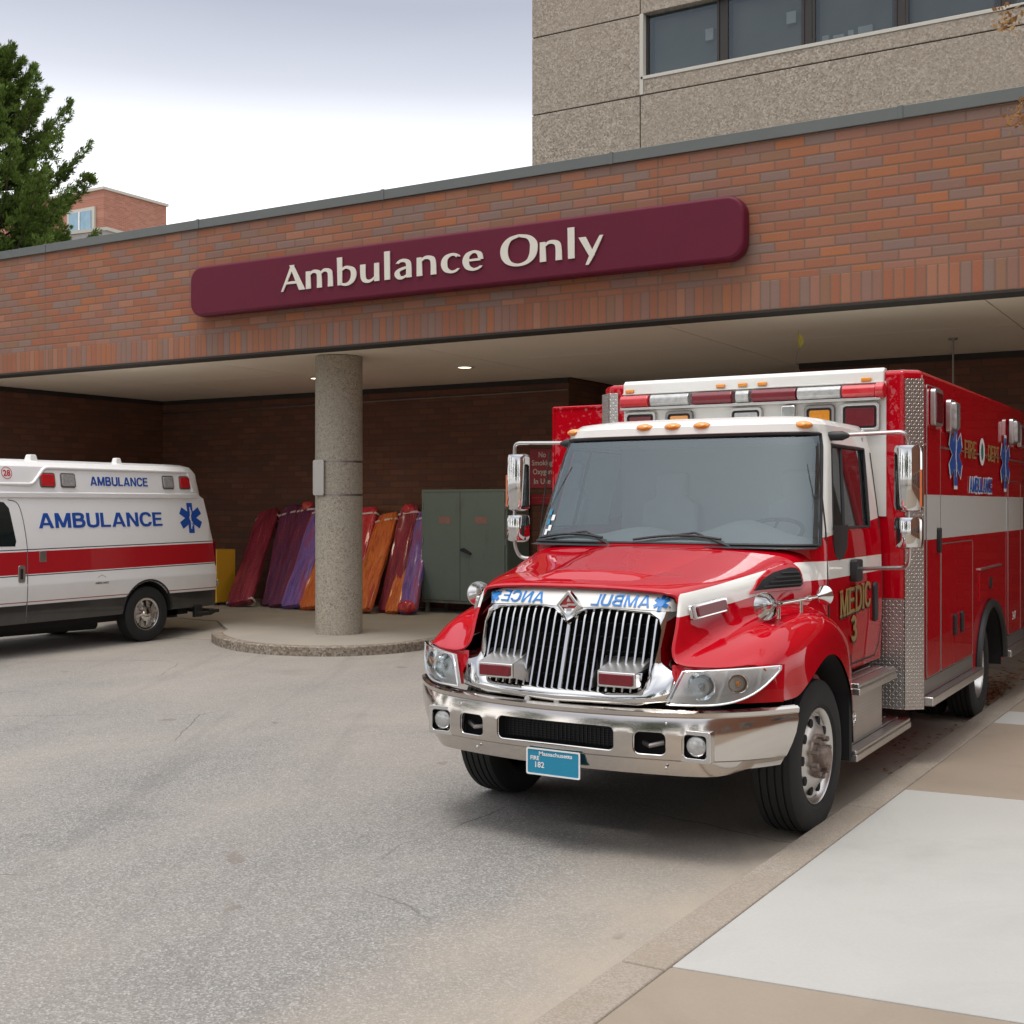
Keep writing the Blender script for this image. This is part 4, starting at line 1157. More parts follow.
# wipers
for xa, xb, yy in ((-.90,-.40,0),(-.18,.40,0)):
    def wp(x, h): 
        t_ = (x/.96+1)/2; 
        u = .5+math.asin(max(-1,min(1,x/.955)))/math.pi; p = wsf(u, h, -.03); return Vector(p)
    bm = B(); tube(bm, [wp(xa+(xb-xa)*k/10, .03+.045*math.sin(k/10*2.8)) for k in range(11)], .009, 6)
    w_ = P('wiper', bm, M['black'], ws)
    bm = B(); tube(bm, [wp(xb+.06, -.02), wp((xa+xb)/2+.12, .10), wp((xa+xb)/2, .08)], .007, 6); P('wiper_arm', bm, M['black'], w_)
bm = B(); grid_fn(bm, lambda u, v: (wsf(u,0)[0]*1.0, wsf(u,0)[1]-.10*(1-v)-.005, 1.585+.012*v), 30, 2); P('cowl', bm, M['black'], ang=60)
# side glass, doors
cbv = bvh_of(cabo)
for s in (-1, 1):
    bm = B()
    def sg_(u, v):
        z = 1.70+.52*v; wv = itp(CW,z); y0 = 1.55+.215*(z-1.6)/.62; y1 = 2.41+.10*(z-1.6)/.62
        return (s*(wv-.018), y0+(y1-y0)*u, z)
    grid_fn(bm, sg_, 6, 5); sw_ = P('side_window', bm, M['glassdark'], ang=60)
    bm = B(); tube(bm, [sg_(.34,k/6) for k in range(7)], .012, 6); P('window_divider', bm, M['black'], sw_)
    pr = [sg_(k/6,0) for k in range(6)]+[sg_(1,k/5) for k in range(5)]+[sg_(1-k/6,1) for k in range(6)]+[sg_(0,1-k/5) for k in range(5)]
    bm = B(); tube(bm, [(x+s*.014,y,z) for x,y,z in pr], .011, 6, True); P('window_seal', bm, M['black'], sw_)
    # quarter pane drops below the belt line
    bm = B(); pts = [(1.55,1.72),(1.545,1.60),(1.58,1.53),(1.66,1.505),(1.76,1.52),(1.83,1.58),(1.85,1.72)]
    prism(bm, pts, s*.992, s*.998, 'yz'); P('quarter_pane', bm, M['black'], sw_, ang=0)
    # door skin
    dpts = [(1.445,.86),(2.50,.845),(2.58,.92),(2.64,1.10),(2.66,1.35),(2.655,1.68),(1.445,1.68)]
    bm = patch2d(dpts, 'yz', .12, .008)
    for v in bm.verts:
        dpt = v.co.x; v.co.x = s*(itp(CW, v.co.z)+.004+dpt)
    dr = P('door', bm, M['red_cab'], ang=40)
    seam = [(1.445,2.20),(1.43,1.7),(1.43,1.2),(1.435,.86),(1.6,.835),(2.50,.835),(2.59,.90),(2.655,1.10),(2.675,1.35),(2.67,1.7),(2.655,2.2)]
    bm = B(); tube(bm, [(s*(itp(CW,z)+.001), y, z) for y, z in seam], .0055, 5); P('door_seam', bm, M['ink'], dr)
    bm = B(); prism(bm, rrect(2.40,2.49,1.07,1.33,.035), s*1.0, s*1.022, 'yz'); dh = P('door_handle', bm, M['black'], dr, bev=.006)
    if s > 0:
        for dx, mm, dz in ((.0065,'ink',-.012),(.0085,'gold',0)):
            o_ = decal('door_lettering', caps('MEDIC', .165, .70, .15, serif=.13), M[mm], dr, basisM((1.0+dx+.002,1.98-dz,1.25+dz), (0,1,.04), (0,0,1)))
            o_ = decal('door_lettering', caps('3', .155, .115, .20), M[mm], dr, basisM((1.0+dx+.002,1.93-dz,1.065+dz), (0,1,0), (0,0,1)))
    bm = B(); prism(bm, rrect(1.88,2.02,1.36,1.50,.02), s*1.0, s*1.045, 'yz'); P('mirror_bracket', bm, M['black'], dr, bev=.006)
    bm = B(); lathe(bm, [(0,.018),(.05,.03),(.12,.03),(.16,.012)], (s*.86,1.78,2.275), (s*1,.05,.0), 12); P('mirror_bracket', bm, M['black'], dr)
    # mirror
    MXo = 0 if s > 0 else .045
    bm = B(); tube(bm, round_path([(s*.93,1.80,2.28),(s*(1.36+MXo),1.80,2.29),(s*(1.38+MXo),1.83,2.20),(s*(1.38+MXo),1.83,1.55),(s*(1.36+MXo),1.87,1.46),(s*1.03,1.94,1.44)], .07), .0125, 8)
    mr = P('side_mirror', bm, M['alu'])
    def mbody(z0, z1, hw, d0):
        bm = B(); pf = []
        for k in range(13):
            a = math.pi*k/12; pf.append((s*(1.365+MXo)+math.cos(a)*hw, 1.86-math.sin(a)*d0))
        pf += [(s*(1.365+MXo)-hw, 1.875), (s*(1.365+MXo)+hw, 1.875)]
        rg = []
        for z, k in ((z0,.55),(z0+.012,.9),(z0+.04,1),(z1-.03,1),(z1-.008,.92),(z1,.6)):
            rg.append([(s*(1.365+MXo)+(x-s*(1.365+MXo))*k, 1.87+(y-1.87)*k, z) for x, y in pf])
        loft(bm, rg); return bm
    mh = P('mirror_head', mbody(1.80,2.215,.085,.075), M['chrome'], mr, ang=40)
    P('mirror_head', mbody(1.575,1.775,.085,.085), M['chrome'], mr, ang=40)
    P('mirror_glass', bx(s*(1.365+MXo)-.08,s*(1.365+MXo)+.08,1.876,1.879,1.82,2.20), M['reflector'], mr, ang=0)
    bm = B(); prism(bm, [(1.825,1.83),(1.845,1.83),(1.845,2.06),(1.825,2.06)], s*(1.435+MXo), s*(1.452+MXo), 'yz'); P('mirror_signal', bm, simple('orange marker', (.6,.12,.01), .3, coat=1), mr, bev=.003)
# cab roof lights
rb = cbv
for x in (-.80,-.24,-.04,.16,.79):
    hit = rb.ray_cast(Vector((x,.5,2.342 if abs(x) < .5 else 2.33)), Vector((0,1,0)))[0]
    yy = hit.y if hit else 1.62
    bm = B(); lathe(bm, [(-.035,.0),(-.03,.022),(-.015,.036),(.0,.04),(.02,.04)], (0,0,0), (0,.8,-.3), 16)
    bmesh.ops.scale(bm, vec=(1.5,1,.62), verts=bm.verts); xf(bm, Matrix.Translation((x,yy+.012,2.348 if abs(x) < .5 else 2.338)))
    P('cab_marker_light', bm, M['lensamber'], cabo)
# interior
bm = B(); grid_fn(bm, lambda u, v: ((u*2-1)*.92, 1.30+.12*abs(u*2-1)**2+.42*v, 1.575+.06*math.sin(v*3.1)+(.12*math.exp(-((u-.73)/.13)**2)+.07*math.exp(-((u-.35)/.14)**2))*math.sin(min(1,v*1.5)*3.1/2)), 30, 8)
box(bm, -.92, .92, 1.70, 1.74, 1.0, 1.60)
P('dashboard', bm, M['dash'], ang=50)
for x in (-.48,.48):
    bm = B(); prism(bm, rrect(x-.24,x+.24,1.15,1.30,.05), 1.95, 2.42)
    loft(bm, [[(x-.23,2.38,1.25),(x+.23,2.38,1.25),(x+.23,2.50,1.25),(x-.23,2.50,1.25)],[(x-.22,2.45,1.85),(x+.22,2.45,1.85),(x+.22,2.55,1.85),(x-.22,2.55,1.85)],[(x-.12,2.47,1.90),(x+.12,2.47,1.90),(x+.12,2.54,1.90),(x-.12,2.54,1.90)],[(x-.13,2.47,2.08),(x+.13,2.47,2.08),(x+.13,2.54,2.08),(x-.13,2.54,2.08)]])
    P('seat', bm, M['seatf'], bev=.03, seg=3)
bm = B(); a_ = Vector((0,-.45,1)).normalized(); _, u_, v_ = basis(a_)
cc = Vector((.48,1.86,1.66)); tube(bm, [cc+(u_*math.cos(k*.2094)+v_*math.sin(k*.2094))*.215 for k in range(30)], .014, 8, True)
tube(bm, [cc-u_*.21, cc-a_*.03, cc+u_*.21], .012, 6); tube(bm, [cc-a_*.03, cc-a_*.35+Vector((0,-.1,0))], .03, 8)
P('steering_wheel', bm, M['black'])
bm = B(); box(bm, -.90, .90, 2.525, 2.55, .9, 2.30); P('cab_partition', bm, M['dash'], ang=0)
# air intakes and side lights, chrome horns on the hood flanks
for s in (-1, 1):
    def dr2(poly, step, dep, off):
        bm = patch2d(poly, 'yz', step, dep)
        drape(bm, hb, 0, -s, off); return bm
    tilt = .10
    ip = [(.66,1.372),(.76,1.425),(.90,1.462),(1.06,1.485),(1.10,1.482),(1.115,1.46),(1.115,1.39),(1.09,1.375)]
    cx_, cz_ = .95, 1.42
    big = [(cx_+(y-cx_)*1.13, cz_+(z-cz_)*1.38) for y, z in ip]
    iv = P('air_intake', dr2(big, .03, .01, .014), M['red'], hood, bev=.004)
    P('intake_opening', dr2(ip, .03, .003, .020), M['void'], iv)
    for k in range(4):
        z0 = 1.387+.023*k; y0 = .74+.07*k
        bm = patch2d([(y0,z0),(1.105,z0),(1.105,z0+.006),(y0,z0+.006)], 'yz', .06, .004); drape(bm, hb, 0, -s, .030)
        P('intake_slat', bm, M['black'], iv)
    bm = patch2d([(a_, b_+.12*(a_-.3)) for a_, b_ in rrect(.12,.40,1.265,1.342,.012)], 'yz', .1, .02); drape(bm, hb, 0, -s, .032)
    sl_ = P('side_warning_light', bm, M['chrome'], hood, bev=.004)
    bm = patch2d([(a_, b_+.12*(a_-.3)) for a_, b_ in rrect(.155,.38,1.277,1.330,.01)], 'yz', .1, .01); drape(bm, hb, 0, -s, .042)
    P('red_lens', bm, M['lensred'], sl_, bev=.003)
    # trumpet horn: bell forward, smaller bell at the rear
    c = Vector((s*.915,.55,1.297)); ax_ = Vector((-s*.155,-.56,-.03)).normalized()
    bm = B(); lathe(bm, [(-.50,.010),(-.25,.012),(-.14,.016),(-.09,.028),(-.05,.05),(-.015,.068),(0,.076),(.004,.078),(.004,.074),(-.02,.062),(-.05,.044),(-.08,.024),(-.13,.008)], c, ax_, 28, False)
    lathe(bm, [(.0,.012),(.03,.02),(.05,.03),(.075,.05),(.085,.056),(.09,.052),(.07,.03),(.05,.01)], c-ax_*.50, -ax_, 24, False)
    cyl(bm, c-ax_*.34+Vector((0,0,-.09)), c-ax_*.34, .012, n=8); cyl(bm, c-ax_*.12+Vector((0,0,-.08)), c-ax_*.12, .014, n=8)
    lathe(bm, [(0,.02),(.03,.02)], c-ax_*.42, ax_, 14)
    P('chrome_horn', bm, M['chromew'], hood, ang=50)
    # wheel-arch liner and mud guard
    bm = B()
    grid_fn(bm, lambda u, v: (s*(.62+.50*v), .93-.60*math.cos(math.pi*(.24+.76*u)), .42+.60*math.sin(math.pi*(.24+.76*u))), 16, 2)
    prism(bm, [(1.46,.32),(1.50,.32),(1.53,.60),(1.50,.95),(1.44,.95)], s*.66, s*1.115, 'yz')
    box(bm, *sorted((s*.60,s*.62)), .3, 1.5, .40, 1.20)
    P('arch_liner', bm, M['void'], ang=50)
# steps
for s in (-1, 1):
    bm = B(); a, b_ = sorted((s*.72, s*1.14))
    for k in range(5): xk = a+(b_-a)*k/5; box(bm, xk+.006, a+(b_-a)*(k+1)/5-.006, 1.60, 2.50, .735, .765)
    box(bm, a, b_, 1.60, 2.50, .69, .735)
    sb = P('cab_step', bm, M['alu'], bev=.008)
    bm = B()
    for k in range(5): xk = a+(b_-a)*k/5; box(bm, xk+.006, a+(b_-a)*(k+1)/5-.006, 1.54, 2.90, .345, .37)
    box(bm, a, b_, 1.54, 2.90, .30, .345)
    P('lower_step', bm, M['alu'], sb, bev=.008)
    P('step_box', bx(*sorted((s*.74, s*1.06)), 1.56, 2.42, .371, .689), M['diamond'], sb, ang=0)
    bm = B(); lathe(bm, [(0,.05),(.012,.05),(.014,.03),(.006,.028)], (s*1.06,1.72,.53), (s,0,0), 20); P('fuel_cap', bm, M['chrome'], sb)
# --- box body
bm = B()
yF, yB = 2.78, 7.25
arch = [(5.42+.60*math.cos(R(a)), .48+.50*math.sin(R(a))) for a in range(180, -1, -12)]
side = [(yF,.43),(4.76,.43)] + [(4.82,.50)]+arch[1:-1]+[(6.02,.50),(6.08,.43)] + [(yB,.43),(yB,2.775),(yF,2.775)]
prism(bm, side, -1.22, 1.22, 'yz')
ed = [e_ for e_ in bm.edges if all(abs(v.co.y-yF) < 1e-4 and abs(abs(v.co.x)-1.22) < 1e-4 for v in e_.verts) and abs(e_.verts[0].co.z-e_.verts[1].co.z) > 1]
bmesh.ops.bevel(bm, geom=ed, offset=.10, segments=1, affect='EDGES')
bb = P('box_body', bm, M['red_box'], bev=.035, seg=3, ang=30)
# white front panel and cornice
P('front_panel', bx(-1.0,1.0,2.772,2.781,1.765,2.70), M['white'], bb, ang=0)
bm = B(); prism(bm, [(2.60,2.778),(2.68,2.80),(2.80,2.802),(2.80,2.70),(2.762,2.70),(2.755,2.715)][1:]+[(2.72,2.79)], -1.0, .99, 'yz')
bm.free(); bm = B(); prism(bm, [(2.752,2.695),(2.80,2.695),(2.84,2.795),(2.78,2.795),(2.755,2.77)], -1.0, .99, 'yz')
P('cornice', bm, M['white'], bb, bev=.01)
P('cornice', bx(-1.0,.99,2.742,2.775,2.688,2.70), M['white'], bb, bev=.003)
for x, z in ((-.94,2.715),(-.2,2.722),(-.03,2.722),(.12,2.722),(.87,2.715)):
    P('clearance_light', bx(x-.035,x+.035,2.735,2.756,z-.014,z+.012), M['lensamber'], bb, bev=.006)
# diamond plate
for s in (-1, 1):
    bm = B(); q = [(s*1.125,2.772),(s*1.222,2.872),(s*1.235,2.862),(s*1.130,2.765)]
    if s < 0: q = q[::-1]
    prism(bm, q, .44, 2.71, 'xy')
    P('corner_plate', bm, M['diamond'], bb, ang=0)
    P('kick_plate', bx(*sorted((s*.98,s*1.123)), 2.770, 2.777, .44, 1.20), M['diamond'], bb, ang=0)
P('corner_plate', bx(-1.123,-1.05,2.768,2.776,1.202,2.71), M['diamond'], bb, ang=0)
P('front_kick_plate', bx(-.979,.979,2.770,2.777,.44,1.20), M['diamond'], bb, ang=0)
# light bar
lb = P('light_bar', bx(-1.0,.98,2.70,2.77,2.566,2.586), M['alu'], bb, bev=.003)
for a, b_, m_ in ((-1.0,-.76,'lensredlit'),(-.75,-.43,'lensclear'),(-.41,-.09,'lensred'),(-.07,.04,'lensclear'),(.05,.39,'lensred'),(.39,.71,'lensclear'),(.71,.95,'lensredlit')):
    bm = B(); pf = [(2.772,2.588),(2.700,2.590),(2.682,2.61),(2.680,2.65),(2.70,2.675),(2.772,2.678)]
    prism(bm, pf, a+.004, b_-.004, 'yz'); P('bar_lens', bm, M[m_], lb, bev=.008)
bm = B(); lathe(bm, [(0,.055),(.05,.055),(.055,.05)], (.95,2.72,2.632), (1,0,0), 16); P('bar_end', bm, M['lensredlit'], lb)
for a, b_, z0, z1, m_, cs in ((-.98,-.72,2.36,2.555,'lensred',1),(-.64,-.42,2.38,2.55,'lensamber',1),(-.13,.12,2.44,2.555,'lensclear',1),(.43,.65,2.38,2.55,'lensamber',1),(.69,.965,2.355,2.555,'lensred',1)):
    bm = B(); frame_ring(bm, rrect(a,b_,z0,z1,.03), rrect(a+.022,b_-.022,z0+.022,z1-.022,.02), 2.735, 2.772)
    wl = P('warning_light', bm, M['alud'] if m_ == 'lensamber' else M['alu'], bb, bev=.006)
    bm = B(); prism(bm, rrect(a+.021,b_-.021,z0+.021,z1-.021,.02), 2.752, 2.77); P('lens_backing', bm, M['black'], wl)
    bm = B(); prism(bm, rrect(a+.036,b_-.036,z0+.036,z1-.036,.015), 2.740, 2.7515); P('lens', bm, M[m_], wl, bev=.006)
P('spot_light', (lambda b: (prism(b, rrect(.27,.38,2.42,2.555,.02), 2.70, 2.772), b)[1])(B()), M['chromew'], bb, bev=.012)
# side furniture (right flank seen, left flank simpler)
for s in (-1, 1):
    X1 = s*1.22
    def rail(y0, y1, z0, z1, d=.012, m_='alu', nm='side_rail', par=None, bev=.002):
        return P(nm, bx(*sorted((X1-s*.005, X1+s*d)), y0, y1, z0, z1), M[m_], bb if par is None else par, ang=0, bev=bev)
    rail(2.90, 4.76, .455, .52, .07, 'alu', 'rub_rail', bev=.01); rail(6.09, 7.25, .455, .52, .07, 'alu', 'rub_rail', bev=.01)
    rail(2.905, 4.62, .525, .63, .006, 'alud', 'kick_strip'); rail(6.10, 7.24, .525, .63, .006, 'alud', 'kick_strip')
    for y0, y1, z0, z1 in ((2.96,3.40,.64,2.68),(3.42,4.60,.64,1.56),(6.28,6.98,.64,2.06)):
        dd = P('compartment_door', (lambda b: (prism(b, rrect(y0,y1,z0,z1,.03), X1-s*.002, X1+s*.010, 'yz'), b)[1])(B()), M['red_box'], bb, bev=.004)
        bm = B(); pp_ = rrect(y0,y1,z0,z1,.03); tube(bm, [(X1+s*.008,y,z) for y,z in pp_], .005, 5, True); P('door_edge', bm, M['alud'], dd)
        if y1 < 5 and y0 > 3.3:
            for yy in (3.84,4.10): 
                bm = B(); prism(bm, rrect(yy,yy+.07,.86,1.02,.02), X1+s*.010, X1+s*.03, 'yz'); P('handle', bm, M['black'], dd, bev=.004)
        elif y0 < 3.3:
            bm = B(); prism(bm, rrect(3.28,3.34,1.50,1.68,.02), X1+s*.010, X1+s*.035, 'yz'); P('handle', bm, M['black'], dd, bev=.004)
    rail(2.93, 7.25, 2.255, 2.268, .008)
    P('fuel_flap', (lambda b: (prism(b, rrect(4.92,5.86,1.04,1.30,.02), X1, X1+s*.008, 'yz'), b)[1])(B()), M['red_box'], bb, bev=.003)
    rail(4.90, 5.90, 1.30, 1.315, .02); 
    bm = B(); prism(bm, rrect(5.34,5.46,1.12,1.22,.03), X1+s*.008, X1+s*.014, 'yz'); P('flap_catch', bm, M['black'], bb)
    bm = B(); tube(bm, [(X1+s*.012, 5.42+.62*math.cos(R(a)), .47+.525*math.sin(R(a))) for a in range(0,181,9)], .035, 8); P('wheel_flare', bm, M['black'], bb)
    for y, z, w_, h_, m_ in ((3.18,2.53,.26,.26,'lensred'),(3.66,2.50,.20,.24,'lensclear'),(6.42,2.52,.24,.24,'lensclear'),(6.86,2.50,.2,.22,'lensred')):
        bm = B(); frame_ring(bm, rrect(y-w_/2,y+w_/2,z-h_/2,z+h_/2,.03), rrect(y-w_/2+.03,y+w_/2-.03,z-h_/2+.03,z+h_/2-.03,.02), X1+s*.012, X1+s*.05, 'yz')
        sl2 = P('side_light', bm, M['alu'], bb, bev=.006)
        bm = B(); prism(bm, rrect(y-w_/2+.02,y+w_/2-.02,z-h_/2+.02,z+h_/2-.02,.02), X1+s*.011, X1+s*(.085 if m_ == 'lensclear' else .055), 'yz'); P('lens', bm, M[m_], sl2, bev=.012)
MX = lambda y, z, x=1.2335: SIDE(x, y, z)
for y, h_ in ((3.93,.46),(6.12,.46)):
    decal('star_outline', star_of_life(h_*1.12), M['paper'], bb, MX(y,2.22,1.2315))
    decal('star_of_life', star_of_life(h_), M['blue'], bb, MX(y,2.22,1.2335))
    decal('star_rod', rod_bm(h_), M['paper'], bb, MX(y,2.22,1.2355))
decal('side_lettering', caps('FIRE', .14, .48, .14, serif=.12), M['gold'], bb, MX(4.50,2.285))
decal('side_lettering', caps('DEPT', .14, .52, .14, serif=.12), M['gold'], bb, MX(5.52,2.285))
decal('side_lettering_outline', caps('AMBULANCE', .135, 1.02, .27), M['paper'], bb, MX(4.98,2.005,1.2255))
decal('side_lettering', caps('AMBULANCE', .12, .99, .15), M['blue'], bb, MX(4.98,2.005,1.2295))
decal('side_lettering', text_bm('347', .10, .20, offset=.003), M['paper'], bb, MX(6.60,.80))
def disc(r1, r2, M_):
    bm = B(); bm.faces.new([bm.verts.new((r1*math.cos(k*.314), r2*math.sin(k*.314), 0)) for k in range(20)]); return xf(bm, M_)
P('side_emblem', disc(.12,.115,MX(4.99,2.285,1.2335)), M['paper'], bb, ang=0, recalc=False)
P('emblem_centre', disc(.05,.07,MX(4.99,2.285,1.2355)), simple('teal emblem', (.03,.18,.16), .4), bb, ang=0, recalc=False)
# open door on the far flank
od = P('open_side_door', bx(-1.965,-1.235,3.36,3.41,.55,2.68), M['red'], ang=0, bev=.015)
bm = B(); frame_ring(bm, rrect(-1.955,-1.245,.56,2.67,.02), rrect(-1.94,-1.26,.575,2.655,.02), 3.352, 3.361); P('door_trim', bm, M['red'], od, ang=0)
P('door_window', bx(-1.86,-1.46,3.352,3.418,1.75,2.45), M['red'], od, ang=0)
# chassis
bm = B(); box(bm, -.45,-.35,.2,7.1,.45,.62); box(bm, .35,.45,.2,7.1,.45,.62); box(bm, -.5,.5,.3,1.6,.4,1.0); box(bm, -.9,.9,1.6,2.7,.5,.8); box(bm, -1.0,1.0,2.9,4.5,.45,.62)
cyl(bm, (-.9,.9,.43),(.9,.9,.43),.06); cyl(bm, (-.8,5.42,.43),(.8,5.42,.43),.09); lathe(bm,[(-.16,.05),(-.1,.17),(.1,.17),(.16,.05)],(0,5.42,.43),(1,0,0),16)
P('chassis', bm, M['void'], ang=30)
for s in (-1, 1):
    bm = B(); grid_fn(bm, lambda u, v: (s*(.45+.765*v), 5.42+.592*math.cos(math.pi*u), .475+.492*math.sin(math.pi*u)), 20, 2)
    for y in (4.83, 6.01): box(bm, *sorted((s*.45,s*1.212)), y-.004, y+.004, .40, .50)
    P('wheel_well', bm, M['void'], bb, ang=60)
# wheels
def wheel(r, w_, cx, rim_r, steer=0, dual=False, s=1, face='front'):
    root = None
    bm = B(); pr = []
    hw = w_/2
    sid = [(-hw*.75, rim_r), (-hw*.95, rim_r+.03), (-hw, (r+rim_r)/2), (-hw*.93, r-.035), (-hw*.84, r-.012), (-hw*.80, r-.004)]
    pr = sid[:]
    for g in (-.5,-.17,.17,.5):
        pr += [(hw*(g-.10), r), (hw*(g-.045), r), (hw*(g-.04), r-.012), (hw*(g+.04), r-.012), (hw*(g+.045), r), (hw*(g+.10), r)]
    pr += [(-a, b_) for a, b_ in sid[::-1]]
    lathe(bm, pr, (0,0,0), (1,0,0), 56, False)
    ty = obj('wheel', bm, M['tyre'], None, ang=30)
    # rim faces +x
    bm = B(); 
    if face == 'front': rp_ = [(hw*.72,rim_r+.012),(hw*.86,rim_r+.006),(hw*.80,rim_r-.012),(hw*.62,rim_r-.024),(hw*.60,rim_r-.036),(hw*.76,rim_r*.70),(hw*.82,rim_r*.5),(hw*.82,.02)]
    else: rp_ = [(hw*.70,rim_r+.012),(hw*.78,rim_r+.006),(hw*.70,rim_r-.015),(hw*.2,rim_r-.035),(-hw*.25,rim_r*.75),(-hw*.4,rim_r*.5),(-hw*.4,.02)]
    lathe(bm, rp_, (0,0,0), (1,0,0), 48, False)
    rim_ = obj('rim', bm, M['alu'], ty, ang=40)
    bm = B()
    for k in range(10):
        a = 2*math.pi*k/10; c_ = Vector((hw*(.715 if face == 'front' else -.20), math.cos(a)*rim_r*.75, math.sin(a)*rim_r*.75))
        lathe(bm, [(-.01,.027),(.006,.027),(.007,.024)], c_, (1,0,0), 14)
    obj('hand_hole', bm, M['void'], rim_)
    bm = B(); x0 = hw*.82 if face == 'front' else -hw*.4
    lathe(bm, [(0,rim_r*.47),(.012,rim_r*.45),(.014,rim_r*.24),(.06,rim_r*.22),(.075,rim_r*.17),(.08,.02)], (x0,0,0), (1,0,0), 24)
    for k in range(10):
        a = 2*math.pi*(k+.5)/10; c_ = Vector((x0, math.cos(a)*rim_r*.42, math.sin(a)*rim_r*.42)); lathe(bm, [(0,.016),(.045,.016),(.05,.01)], c_, (1,0,0), 6)
    obj('wheel_hub', bm, M['rust'], rim_, ang=30)
    return ty
for s in (-1, 1):
    wv = wheel(.43,.26,0,.262, s=s); wv.parent = T; wv.location = (s*.955,.99,.43)
    wv.rotation_euler = (0,0,(0 if s > 0 else math.pi)+R(-2))
    wv = wheel(.43,.24,0,.262, s=s, face='rear'); wv.parent = T; wv.location = (s*1.03,5.42,.43); wv.rotation_euler = (0,0,0 if s > 0 else math.pi)
    w2 = copy_tree(wv, T); w2.location = (s*.73,5.42,.43)
AR = .430
# ------------------------------------------------------------------ white ambulance van
V = empty('ambulance_van', (-13.75,0,0), 'white van ambulance with raised roof and red side stripe, backed under the canopy', 'ambulance')
def vanpaint():
    n = NT('white van paint with red stripe'); x, y, z = n.xyz()
    base = n.mix(n.noise(2, 4), (.83,.825,.81), (.87,.865,.85))
    lo = n.M('MULTIPLY_ADD', n.M('SUBTRACT', y, 9.5), .008, .995); d = n.M('SUBTRACT', z, lo)
    side = n.M('GREATER_THAN', n.M('ABSOLUTE', x), .8)
    c = n.mix(n.M('MULTIPLY', n.band(d, 0, .275), side), base, (.46,.008,.016))
    for a, b_ in ((-.022,-.010),(.293,.305)): c = n.mix(n.M('MULTIPLY', n.band(d, a, b_), side), c, (.04,.035,.04))
    c = n.mix(n.M('MULTIPLY', n.band(z, .655, .667), side), c, (.35,.05,.06))
    c = n.mix(n.M('LESS_THAN', z, .625), c, (.012,.013,.014))
    c = n.mix(n.M('MULTIPLY', n.val(n.noise(5, 5), 0, .14), n.M('LESS_THAN', z, .85)), c, (.25,.22,.19))
    return n.bsdf(c, .35, 0, None, coat=.8)
M['van'] = vanpaint()
M['vanroof'] = simple('fibreglass roof', (.86,.855,.84), .4, var=.04, coat=.5)
def vprof(k=1.0, hz=1.0):
    return [(.90,.40),(.965,.40),(.985,.46),(.99,.61),(.985,.625),(1.0,.66),(1.01,.85),(1.012,.87),(1.006,.89),(1.008,1.1),(1.005,1.3),(.985,1.45),(.965,1.62),(.935,1.80),(.91,1.93),(.86,1.96),(0,1.97)]
def vstation(y, top=1.97, w=1.0, zb=0, ylean=0):
    pf = vprof(); out = []
    for x, z in pf:
        zz = z if z <= .9 else .9+(z-.9)*(top-.9)/(1.97-.9)
        xx = x*w
        out.append((xx, y - ylean*max(0, (zz-1.0)), max(zz, zb)))
    return out+[(-a,b_,c) for a,b_,c in out[::-1]][1:]
stn = [vstation(6.98,1.02,.86,.42), vstation(7.03,1.10,.93), vstation(7.2,1.20,.975), vstation(7.6,1.24,1.0), vstation(7.95,1.30,1.0), vstation(8.25,1.62,1.0), vstation(8.55,1.92,1.0), vstation(8.75,1.97,1.0), vstation(9.8,1.97), vstation(10.9,1.97), vstation(12.0,1.97,1.0), vstation(12.90,1.97,.998,0,.03), vstation(13.04,1.965,.99,0,.15), vstation(13.08,1.95,.975,0,.20), vstation(13.10,1.93,.93,0,.26)]
bm = B(); loft(bm, stn); vb_ = obj('van_body', bm, M['van'], V, ang=32)
cut = []
for y in (8.2, 11.80):
    bm = B(); lathe(bm, [(-1.2,.425),(1.2,.425)], (0,y,.39), (1,0,0), 40); c_ = obj('cut', bm, M['void'], V)
    cut.append(c_)
apply_bool(vb_, cut)
vbt = bvh_of(vb_)
VP = lambda name, bm, m, parent=None, **k: obj(name, bm, m, V if parent is None else parent, **k)
